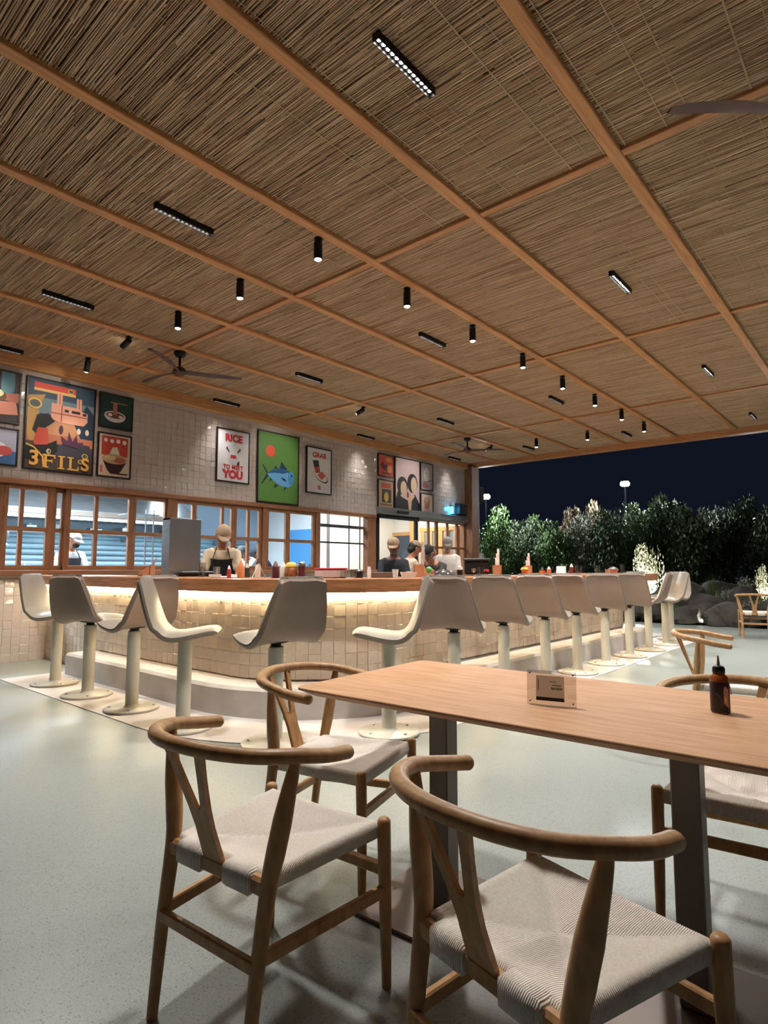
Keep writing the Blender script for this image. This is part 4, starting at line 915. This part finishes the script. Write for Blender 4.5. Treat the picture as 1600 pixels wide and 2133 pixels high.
MENUCARD = mat('menu_card', S(224, 206, 196), S(196, 150, 140), rough=0.6, nscale=26)
def menu_holder(x, y, rz, label, card=.24, lean=.5):
    t = thing('menu_holder', label, 'menu holder', (x, y, ZB), rz, 'wooden menu holders on the bar')
    M = Matrix(((1, 0, 0, 0), (0, 0, -1, .05), (0, 1, 0, 0), (0, 0, 0, 1)))
    MB().prism([(-.07, 0), (.07, 0), (.07, .035), (-.07, .12)], 0, .012, M).build('side_panel', MENUWOOD, t); MB().prism([(-.07, 0), (.07, 0), (.07, .035), (-.07, .12)], .09, .102, M).build('side_panel', MENUWOOD, t)
    MB().box(-.07, .07, -.05, .05, 0, .012).build('base', MENUWOOD, t); MB().box(-.07, -.058, -.05, .05, .012, .12).build('back_panel', MENUWOOD, t)
    for k in range(3):
        q = Matrix.Translation((-.02+.03*k, 0, .014)) @ Matrix.Rotation(lean*(.6+.25*k)*(-1), 4, 'Y')
        MB().box(-.002, .002, -.030+.008*k, -.006+.012*k, 0, card*(1-.14*k), q).build('menu_card', MENUCARD, t)
    return t
menu_holder(3.30, 6.25, R_(120), 'wooden menu holder with slanting cards on the left side of the bar', .20, .7)
menu_holder(4.68, 3.56, R_(20), 'wooden menu holder with tall upright cards beside the colourful fruit bowl', .33, -.25)
menu_holder(5.92, 3.44, R_(30), 'wooden menu holder with a pale card leaning over the stool back', .30, -.45)
menu_holder(6.86, 3.55, R_(30), 'low wooden menu holder with a single card sticking out near the yellow flowers', .27, -.45)
t = thing('steel_guard', 'tall upright brushed steel splash guard standing on the bar', 'guard', (3.40, 5.78, ZB))
SHINY = mat('polished_steel', S(206, 206, 204), S(186, 188, 188), rough=0.24, metal=0.85, nscale=3, scale=(1, 1, .6), bump=0.25, bscale=2.5)
MB().box(-.17, .19, -.11, -.10, 0, .60, bevel=.003).build('front_panel', SHINY, t); MB().box(-.17, -.16, -.10, .04, 0, .60).build('side_panel', STEEL, t); MB().box(.18, .19, -.10, .04, 0, .60).build('side_panel', STEEL, t); MB().box(-.17, .19, -.10, .04, .585, .60).build('top_panel', STEEL, t)
MB().box(-.10, .30, -.24, -.14, .02, .055, bevel=.012).build('front_bar', DARK, t); MB().box(-.08, .28, -.22, -.16, 0, .02).build('foot', DARK, t)
tumbler(3.22, 5.05, 'tall glass tumbler beside the steel splash guard', .14, .035, None); 
lathe_thing('steel_cup', 'steel cup beside the steel splash guard', 'cup', (3.36, 5.02, ZB), [('cup', [(0, 0), (.030, 0), (.034, .10), (.030, .10), (.027, .01), (0, .01)], STEEL)])
t = thing('paper_tray', 'flat white tray on the bar in front of the barman', 'tray', (3.24, 4.72, ZB), R_(75)); MB().box(-.16, .16, -.09, .09, 0, .012, bevel=.004).build('base', PAPER, t); MB().box(-.16, .16, -.09, -.082, .012, .03).build('rim', PAPER, t); MB().box(-.16, .16, .082, .09, .012, .03).build('rim', PAPER, t)
squeeze_bottle(3.18, 4.56, (176, 52, 52), 'small red sauce bottle at the end of the white tray', .11, .018, (236, 226, 220)); squeeze_bottle(3.22, 4.44, (206, 126, 76), 'orange squeeze bottle next to the white paper tent', .15, .032, (206, 126, 76)); squeeze_bottle(3.45, 4.66, (60, 60, 48), 'dark olive bottle behind the white tray', .13, .025, (200, 190, 170)); squeeze_bottle(3.45, 4.50, (210, 196, 176), 'cream squeeze bottle with a dark cap behind the orange bottle', .17, .026, (70, 50, 46))
def tent(x, y, rz, label, w=.15, h=.13):
    t = thing('paper_tent', label, 'paper tent', (x, y, ZB), rz, 'white paper tents on the bar')
    for s in (-1, 1):
        M = Matrix.Translation((s*.058, 0, 0)) @ Matrix.Rotation(-s*.42, 4, 'Y'); MB().box(-.001, .001, -w/2, w/2, 0, h*1.04, M).build('leaf', PAPER, t)
tent(3.30, 4.29, R_(-35), 'white folded paper tent at the rounded bar corner', .13, .13); tent(7.72, 3.50, R_(15), 'white folded paper tent standing among bottles near the garden end', .12, .12)
squeeze_bottle(3.38, 4.16, (84, 40, 40), 'dark red-brown squeeze bottle right beside the paper tent', .145, .034, (120, 80, 80)); squeeze_bottle(3.40, 4.08, (214, 204, 200), 'clear pale squeeze bottle next to the dark red-brown one', .14, .03, (226, 216, 212))
lathe_thing('snack_jar', 'round jar with a yellow lid and brown contents on the bar', 'jar', (3.42, 4.00, ZB), [('body', [(0, 0), (.04, 0), (.055, .03), (.055, .08), (.045, .095), (0, .095)], mat('jar_brown', S(176, 116, 70), S(110, 60, 40), rough=0.4, nscale=30)), ('lid', [(0, .095), (.05, .095), (.05, .115), (.03, .135), (0, .138)], mat('yellow_lid', S(226, 184, 84), rough=0.5))])
lathe_thing('spice_grinder', 'dark grinder with a grey top beside the yellow-lidded jar', 'grinder', (3.48, 3.93, ZB), [('body', [(0, 0), (.032, 0), (.028, .06), (.032, .10), (0, .10)], mat('grinder_maroon', S(92, 42, 46), rough=0.4)), ('top', [(0, .10), (.034, .10), (.034, .13), (.02, .145), (0, .145)], STEEL)])
t = thing('lidded_box', 'clear food box with a red lid on the bar', 'box', (3.68, 3.78, ZB), R_(-20)); MB().box(-.12, .12, -.08, .08, 0, .075, bevel=.01).build('body', mat('frosted_box', S(206, 186, 182), rough=0.3), t); MB().box(-.125, .125, -.085, .085, .075, .088, bevel=.004).build('lid', mat('red_lid', S(196, 56, 56), rough=0.4), t)
tumbler(3.72, 3.66, 'glass tumbler in front of the red-lidded box', .07, .03, None); tumbler(3.80, 3.62, 'short glass tumbler to the right of the red-lidded box', .075, .032, None)
lathe_thing('salt_shaker', 'white shaker near the plain stretch of the bar', 'shaker', (4.00, 3.62, ZB), [('body', [(0, 0), (.018, 0), (.018, .07), (0, .07)], PAPER), ('cap', [(0, .07), (.016, .07), (.012, .10), (0, .10)], WHITE)])
lathe_thing('black_pot', 'small black pot with a pale lid beside the white shaker', 'pot', (3.93, 3.68, ZB), [('body', [(0, 0), (.035, 0), (.04, .06), (0, .06)], DARK), ('lid', [(0, .06), (.036, .06), (.03, .075), (0, .08)], STEEL)])
t = thing('cutlery_box', 'flat brown cutlery box in front of the man in navy', 'box', (4.12, 3.60, ZB), R_(-32)); MB().box(-.11, .11, -.05, .05, 0, .05, bevel=.004).build('body', mat('box_brown', S(112, 90, 80), rough=0.6), t); MB().box(-.10, .10, -.04, .04, .05, .053).build('opening_shade', DARK, t)  # dark plate on the solid box paints the shade of a hollow
lathe_thing('paper_cup', 'small white cup at the end of the brown cutlery box', 'cup', (4.27, 3.54, ZB), [('cup', [(0, 0), (.022, 0), (.030, .075), (.026, .075), (.02, .01), (0, .01)], PAPER)])
t = thing('food_tray', 'white paper food tray with flared sides on the bar', 'tray', (4.44, 3.52, ZB), R_(-40)); b = MB(); b.rings([[Vector((x*s_, y*s_, z)) for x, y in ((-.07, -.045), (.07, -.045), (.07, .045), (-.07, .045))] for s_, z in ((.8, 0), (1.05, .05), (1.0, .05), (.78, .006))]); b.build('tray_wall', PAPER, t); MB().sphere((0, 0, .035), (.045, .03, .02), 10, 6).build('food', mat('food_pink', S(206, 150, 140), rough=0.6), t, smooth=True)
t = thing('fruit_bowl', 'little bowl with a green and a red fruit by the menu holder', 'bowl', (4.82, 3.56, ZB)); MB().lathe([(0, 0), (.03, 0), (.055, .03), (.05, .03), (.028, .006), (0, .006)], seg=14).build('bowl', PAPER, t, smooth=True)
for k, (x, y, z, r, c) in enumerate(((4.80, 3.55, ZB+.066, .036, (96, 170, 84)), (4.85, 3.55, ZB+.052, .026, (176, 96, 70)))): tag(MB().sphere((0, 0, 0), r, 12, 8).build('fruit', mat('fruit_%d' % k, S(*c), rough=0.35), None, True, (x, y, z)), ['round green fruit in the little bowl', 'small reddish fruit in the little bowl'][k], 'fruit')
lathe_thing('serving_dome', 'low dark serving dome on the bar in front of the low leaning worker', 'dome', (5.12, 3.60, ZB), [('plate', [(0, 0), (.13, 0), (.14, .012), (0, .012)], DARK), ('dome', [(.12, .012), (.11, .04), (.07, .065), (0, .075)], mat('smoky_dome', S(70, 64, 64), rough=0.2))])
lathe_thing('white_jar', 'dark jar with a white screw lid', 'jar', (5.36, 3.56, ZB), [('body', [(0, 0), (.03, 0), (.03, .07), (0, .07)], DARK), ('lid', [(0, .07), (.032, .07), (.032, .10), (0, .105)], WHITE)])
tumbler(5.60, 3.46, 'dark filled tumbler below the black machine', .10, .036, None)
lathe_thing('red_jar', 'glass jar with a red lid beside the menu holder', 'jar', (5.73, 3.46, ZB), [('body', [(0, 0), (.026, 0), (.026, .05), (0, .05)], TUMBLER), ('lid', [(0, .05), (.028, .05), (.028, .072), (0, .076)], MATS['red_lid'])])
t = thing('coffee_machine', 'black coffee machine with a steel group head at the bar', 'coffee machine', (6.02, 3.76, ZB), R_(-55)); t.scale = (.72, .72, .85)
MB().box(-.20, .20, -.10, .14, .02, .20, bevel=.02).build('body', DARK, t); MB().box(-.22, .22, -.12, .16, .20, .235, bevel=.012).build('cup_tray', DARK, t); MB().lathe([(0, .05), (.035, .05), (.04, .10), (0, .10)], (-.06, -.13, 0), 14).build('group_head', STEEL, t, smooth=True); MB().tube([(-.06, -.13, .05), (-.06, -.22, .045)], .010, 8).build('portafilter', STEEL, t, smooth=True); MB().box(-.2, .2, -.1, .14, 0, .02).build('drip_tray', STEEL, t)
lathe_thing('steel_dome_cup', 'steel cup upside down on the coffee machine', 'cup', (6.06, 3.72, ZB+.2), [('cup', [(0, .06), (.026, .058), (.036, 0), (.032, 0), (0, .05)], STEEL)])
lathe_thing('flower_pot', 'small orange pot of yellow flowers on the bar', 'pot plant', (6.72, 3.52, ZB), [('pot', [(0, 0), (.03, 0), (.04, .05), (0, .05)], mat('orange_pot', S(196, 104, 60), rough=0.5)), ('flowers', [(0, .05), (.035, .05), (.05, .075), (.03, .10), (0, .10)], mat('yellow_flower', S(226, 190, 80), S(200, 120, 60), rough=0.6, nscale=40))])
lathe_thing('spice_tin', 'orange tin with a slanting scoop on the bar', 'tin', (7.20, 3.52, ZB), [('body', [(0, 0), (.04, 0), (.04, .055), (0, .055)], MATS['orange_pot']), ('scoop', [(0, .055), (.02, .055), (.012, .10), (0, .10)], STEEL)])
squeeze_bottle(8.05, 3.50, (110, 44, 40), 'dark red bottle to the garden side of the paper tent', .15, .03, (230, 226, 220)); squeeze_bottle(7.60, 3.62, (196, 96, 70), 'orange-red bottle hidden behind the paper tent', .11, .03, (236, 230, 226))
for k, (x, y) in enumerate(((8.26, 3.50), (8.40, 3.54), (8.92, 3.48), (10.05, 3.50))): tumbler(x, y, 'empty glass tumbler on the garden end of the bar', .13 if k < 3 else .15, .042, 'tumblers at the garden end')
lathe_thing('sugar_bowl', 'low glass bowl with a metal lid near the garden end of the bar', 'bowl', (9.58, 3.48, ZB), [('bowl', [(0, 0), (.05, 0), (.085, .07), (.078, .07), (.045, .01), (0, .01)], mat('amber_bowl', S(186, 140, 116), rough=0.25)), ('lid', [(0, .075), (.08, .075), (.05, .10), (0, .115)], STEEL)])
tag(lathe_thing('tea_light_holder', 'small amber candle glass beside the glass bowl', 'candle', (9.34, 3.48, ZB), [('cup', [(0, 0), (.03, 0), (.036, .07), (0, .07)], MATS['amber_bowl'])]))
# kitchen odds: bottle on the sill side worktable
lathe_thing('sauce_bottle', 'white squeeze bottle on the kitchen worktable behind the window', 'bottle', (3.05, 9.10, .92), [('body', [(0, 0), (.045, 0), (.045, .22), (.03, .25), (0, .25)], PAPER), ('nozzle', [(0, .25), (.02, .25), (.006, .33), (0, .33)], WHITE)])

# ------------------------------------------------------------------ things on the dining table
c0 = Vector((1.802, .861, .755)); ang = math.atan2(.788-.935, 1.822-1.782)
t = thing('table_sign', 'small clear acrylic table sign holding a grey review card', 'sign', c0, ang)
Q = Matrix.Rotation(-.06, 4, 'X'); hw_ = .0755
for d in (-.0055, .0005): MB().box(-hw_, hw_, d, d+.005, 0, .105, Q, bevel=.0006).build('acrylic_plate', CLEAR, t)
for x in (-.066, .066):
    for z in (.010, .096): MB().lathe([(0, -.009), (.0022, -.009), (.0022, .007), (0, .007)], seg=8, M=Q @ Matrix.Translation((x, 0, z)) @ Matrix.Rotation(PI/2, 4, 'X')).build('screw', mat('dark_screw', S(60, 40, 34), rough=0.4, metal=0.5), t)
cd = MB().box(-.046, .040, -.0064, -.0058, .014, .090, Q).build('card', mat('grey_card', S(244, 247, 250), rough=0.5), t)
MB().box(-.046, .040, -.0069, -.0064, .014, .0245, Q).build('card_strip', mat('card_black', S(40, 30, 28), rough=0.5), t)
MB().box(-.0405, -.0385, -.0068, -.0064, .044, .078, Q).build('card_rule', MATS['card_black'], cd)
MB().box(.004, .031, -.0067, -.0064, .0605, .0635, Q).build('card_rule', mat('card_mid_grey', S(120, 118, 118), rough=0.5), cd); MB().box(-.004, .018, -.0067, -.0064, .0715, .0735, Q @ Matrix.Rotation(.0, 4, 'Y')).build('card_rule', MATS['card_mid_grey'], cd)
for s, x, z, size in (('REVIEW', .0175, .0515, .0098),):
    me = text_mesh(s, size, .0003, .0001); me.materials.append(MATS['card_black']); o = link('lettering', me, cd); o.matrix_local = Q @ Matrix.Translation((x, -.0067, z)) @ Matrix.Rotation(PI/2, 4, 'X')
t = thing('sauce_bottle', 'small sauce bottle with black cap and dark label on the dining table', 'bottle', (2.045, .44, .755), R_(-160))
AMBER = mat('amber_sauce', S(176, 96, 44), rough=0.15, trans=0.35)
MB().lathe([(0, 0), (.024, 0), (.026, .004), (.026, .094), (.024, .103), (.016, .112), (.0135, .114), (0, .114)], seg=24).build('body', AMBER, t, smooth=True)
lb = MB().lathe([(.0263, .004), (.0266, .005), (.0266, .090), (.0263, .091)], seg=24).build('label_sleeve', mat('label_black', S(30, 28, 36), S(52, 46, 54), rough=0.35, nscale=26), t, smooth=True)
def patch(name, a0, a1, zf, m_):
    n = 8; V = []
    for k in range(n+1):
        a = a0+(a1-a0)*k/n; z0, z1 = zf(k/n); V += [(.0269*math.cos(a), .0269*math.sin(a), z0), (.0269*math.cos(a), .0269*math.sin(a), z1)]
    MB().add(V, [(2*k, 2*k+2, 2*k+3, 2*k+1) for k in range(n)]).build(name, m_, lb)
patch('label_figure', .25, .80, lambda s: (.030-.012*s, .082-.02*abs(s-.4)), mat('label_pink', S(206, 146, 138), S(170, 90, 80), rough=0.4, nscale=60)); patch('label_spot', .28, .58, lambda s: (.041-.009*math.sin(s*PI), .041+.010*math.sin(s*PI)), mat('label_yellow', S(240, 206, 90), rough=0.4)); patch('label_curve', -.55, .15, lambda s: (.058-.034*s*s, .060-.034*s*s), mat('label_grey', S(130, 128, 134), rough=0.4))
MB().lathe([(0, .114), (.0165, .114), (.0175, .118), (.0175, .128), (.014, .135), (.006, .138), (0, .138)], seg=20).build('cap', DARK, t, smooth=True); MB().lathe([(0, .138), (.0045, .138), (.0038, .150), (.0022, .166), (0, .166)], seg=10).build('nozzle', mat('nozzle_tan', S(150, 126, 100), rough=0.5), t, smooth=True)

# ------------------------------------------------------------------ garden: rocks, shrubs, trees, street lamps
ROCK = mat('garden_rock', S(84, 80, 73), S(54, 52, 49), rough=0.9, nscale=4, bump=0.6, bscale=12)
def rock(x, y, r, seed, sq=.7):
    rr_ = np.random.default_rng(seed); b = MB(); seg, rg = 18, 11; R = []; K = rr_.normal(size=(7, 3)); ph = rr_.uniform(0, 6, 7)
    for k in range(rg+1):
        th = PI*(k+.03*(k == 0)-.03*(k == rg))/rg; ring = []
        for i in range(seg):
            d = np.array([math.sin(th)*math.cos(2*PI*i/seg), math.sin(th)*math.sin(2*PI*i/seg), -math.cos(th)])
            s = 1+sum(.075*math.sin(2.2*float(K[j] @ d)+ph[j]) for j in range(7)); ring.append(Vector((d[0]*r*s*1.15, d[1]*r*s, d[2]*r*s*sq)))
        R.append(ring)
    b.rings(R); o = b.build('garden_rock', ROCK, None, smooth=True, angle=25, loc=(x, y, r*sq*.62)); o.rotation_euler = (0, 0, seed)
    return tag(o, 'rough grey boulder at the edge of the planting bed', 'rock', 'boulders along the planting bed')
for k, (x, y, r) in enumerate(((14.4, 4.9, .36), (14.5, 4.3, .44), (15.1, 4.0, .55), (14.3, 3.65, .36), (14.9, 3.4, .46), (14.2, 3.05, .27), (14.4, 2.75, .36), (14.0+.3, 2.5, .26), (15.4, 2.7, .5), (14.9, 2.1, .45), (15.6, 1.8, .5), (14.45, 5.35, .3), (15.1, 5.75, .45), (14.8, 6.4, .4), (16.2, 3.4, .6), (14.7, 1.2, .4))): rock(x, y, r, k+1, .72+.1*(k % 3))
def leaf_mesh(name, seed, n, shape, size, material, trunk=True):
    """foliage: many small bent leaves scattered through lobes of a crown"""
    r = np.random.default_rng(seed); V = []; F = []
    lob = [(np.array([r.uniform(-.55, .55), r.uniform(-.55, .55), r.uniform(.12, .92)]), r.uniform(.22, .42)) for _ in range(16)]
    k = 0
    while k < n:
        c, rad = lob[r.integers(len(lob))]; d = r.normal(size=3); d /= np.linalg.norm(d); p = c+d*rad*r.uniform(.55, 1.05)*np.array([1, 1, .75])
        w = shape(min(max(p[2], 0), 1)); p = np.array([p[0]*w, p[1]*w, p[2]])
        if p[2] < 0.0 or p[2] > 1.05: continue
        a = r.normal(size=3); a[2] -= .5; a /= np.linalg.norm(a); u = np.cross(a, r.normal(size=3)); u /= np.linalg.norm(u); s = size*r.uniform(.6, 1.3)
        q = len(V); V += [tuple(p), tuple(p+a*s*.5+u*s*.28), tuple(p+a*s), tuple(p+a*s*.5-u*s*.28)]; F += [(q, q+1, q+2, q+3)]; k += 1
    me = bpy.data.meshes.new(name); me.from_pydata(V, [], F); me.materials.append(material); me.update(); return me
LEAF = [mat('leaf_green', S(112, 140, 84), S(78, 104, 60), rough=0.6, nscale=30, rand=.7), mat('leaf_dark', S(96, 112, 82), S(68, 82, 60), rough=0.6, nscale=30, rand=.7), mat('leaf_brown', S(130, 112, 88), S(96, 84, 66), rough=0.6, nscale=30, rand=.7), mat('leaf_silver', S(150, 154, 140), S(112, 120, 104), rough=0.6, nscale=30, rand=.7)]
BARK = mat('bark', S(84, 70, 58), S(60, 50, 42), rough=0.9, nscale=14)
crown = [leaf_mesh('foliage', 20+k, 5200, (lambda z: 1.0-.55*z) if k != 2 else (lambda z: 1.0-.8*z), .055, LEAF[k]) for k in range(4)]
def tree(x, y, h, w, k, label, seed):
    t = thing('garden_tree', label, 'tree', (x, y, -.05), seed*1.3, 'trees of the dark garden screen')
    o = link('foliage', crown[k], t); o.scale = (w, w, h)
    MB().tube([(0, 0, 0), (.05, .03, h*.4), (0, -.02, h*.8)], [.07, .05, .02], 8).build('trunk', BARK, t, smooth=True)
TL = ['leafy bright green tree in the garden screen', 'dense dark green tree in the garden screen', 'brownish conical tree in the garden screen', 'silvery grey-green tree in the garden screen']
TREES = [(19.0, 11.1, 3.2, 1.6, 0), (20.5, 11.9, 3.5, 1.7, 0), (20.2, 10.4, 2.9, 1.7, 1), (22.0, 10.9, 3.2, 1.8, 0), (20.0, 9.3, 2.8, 1.7, 0), (21.4, 9.2, 3.3, 1.6, 2), (22.9, 9.0, 3.6, 1.8, 2), (20.7, 8.2, 3.0, 1.7, 3), (20.4, 7.3, 3.1, 1.7, 1), (22.2, 7.1, 3.4, 1.8, 1), (21.0, 6.3, 3.5, 1.7, 1), (23.7, 6.5, 3.5, 1.9, 3), (21.3, 5.4, 3.3, 1.8, 1), (20.2, 4.7, 3.0, 1.7, 1), (22.7, 5.0, 3.1, 1.9, 3), (21.5, 4.0, 3.3, 1.8, 1), (21.7, 3.2, 3.0, 1.8, 1), (20.3, 2.5, 3.0, 1.8, 1), (23.0, 2.2, 3.3, 1.9, 1), (21.0, 1.2, 3.2, 1.8, 1), (19.2, 12.4, 3.0, 1.6, 0), (24.5, 13.5, 3.3, 1.9, 1)]
for k, (x, y, h, w, c) in enumerate(TREES): tree(x, y, h, w, c, TL[c], k)
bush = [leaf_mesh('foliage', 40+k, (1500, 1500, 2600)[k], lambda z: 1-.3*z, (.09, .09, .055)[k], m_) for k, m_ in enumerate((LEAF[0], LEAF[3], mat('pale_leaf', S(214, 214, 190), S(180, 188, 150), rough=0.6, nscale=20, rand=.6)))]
def shrub(x, y, h, w, k, label, group=None):
    t = thing('garden_shrub', label, 'shrub', (x, y, -.05), x, group); o = link('foliage', bush[k], t); o.scale = (w, w, h)
    for q in range(3): MB().tube([(0, 0, 0), (.25*w*math.cos(q*2.1), .25*w*math.sin(q*2.1), h*.6)], [.018, .008], 6).build('stem', BARK, t, smooth=True)
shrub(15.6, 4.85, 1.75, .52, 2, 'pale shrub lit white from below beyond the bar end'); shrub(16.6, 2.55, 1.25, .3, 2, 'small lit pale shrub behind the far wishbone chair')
for k, (x, y, h, w) in enumerate(((15.75, 3.0, .8, .5), (14.75, 2.45, .55, .32), (14.2, 3.9, .5, .28), (15.0, 3.0, .75, .35), (15.3, 2.45, .7, .5), (16.2, 4.2, .7, .6), (15.9, 2.0, .8, .6), (16.8, 3.6, .9, .7), (15.0, 5.4, .6, .4), (16.4, 1.4, .9, .7), (17.5, 4.6, 1.0, .8), (17.6, 3.0, 1.0, .8), (17.8, 6.2, 1.1, .8))): shrub(x, y, h, w, (k % 2), 'low green shrub growing among the boulders', 'low shrubs among the boulders')
t = thing('grass_tuft', 'bright green upright grass tuft above the boulders', 'plant', (15.60, 3.42, 0)); 
GR = mat('grass_blade', S(120, 150, 70), S(92, 124, 56), rough=0.6)
for k in range(26):
    a = rng.uniform(0, 2*PI); l = rng.uniform(.8, 1.2); q = rng.uniform(.05, .28); MB().tube([(0.04*math.cos(a), .04*math.sin(a), 0), (q*.4*math.cos(a), q*.4*math.sin(a), l*.6), (q*math.cos(a), q*math.sin(a), l)], [.012, .010, .002], 4, flat=.3, dome=False).build('blade', GR, t)
def ground_light(x, y, target, power, label):
    t = thing('garden_uplight', label, 'light', (x, y, -.05)); MB().lathe([(0, 0), (.04, 0), (.05, .10), (.04, .10), (0, .09)], seg=12).build('housing', BLACK, t, smooth=True); MB().lathe([(0, .091), (.036, .091), (.036, .094), (0, .094)], seg=12).build('lens', emit('uplight_lens', (1, .95, .85, 1), 4.0), t)
    spot('garden_lamp', (x, y, .08), power, (1.0, .95, .82), 80, .6, target)
ground_light(15.05, 4.72, (15.6, 4.85, 1.2), 420, 'small black ground uplight in front of the pale shrub'); ground_light(16.2, 2.5, (16.6, 2.55, .9), 130, 'small black ground uplight by the small pale shrub')
ground_light(14.08, 3.30, (15.6, 3.4, .8), 24, 'small black ground uplight among the boulders')
HEAD = emit('street_lamp_glow', (0.92, 0.97, 1.0, 1), 120.0)
for k, (x, y, z, s) in enumerate(((19.5, 11.75, 3.9, 1), (22.7, 7.7, 4.35, 1), (29.6, 4.65, 3.3, 1), (34.6, 20.1, 4.2, 1.2))):
    t = thing('street_lamp', ['street lamp right beside the corner post', 'tall street lamp rising above the middle of the trees', 'street lamp behind the dark trees', 'distant street lamp low over the bright green trees'][k], 'street lamp', (x, y, -.05))
    MB().tube([(0, 0, 0), (0, 0, z-.05)], [.05, .035], 10, dome=False).build('post', POSTBLACK, t, smooth=True)
    M = Matrix.Translation((0, 0, z)) @ Matrix.Rotation(math.atan2(-y, -x), 4, 'Z')
    MB().box(-.10, .80*s, -.13*s, .13*s, .02, .07, M, bevel=.01).build('head', BLACK, t); MB().box(.30, .78*s, -.16*s, .16*s, -.11, .02, M, bevel=.05).build('lamp_glass', HEAD, t)
    p_ = bpy.data.lights.new('street_light', 'POINT'); p_.energy = (300, 420, 400, 520)[k]; p_.color = (0.92, 0.97, 1.0); p_.shadow_soft_size = .12; o = bpy.data.objects.new('street_light', p_); COL.objects.link(o); o.location = (x-.60*x/math.hypot(x, y), y-.60*y/math.hypot(x, y), z-.22)
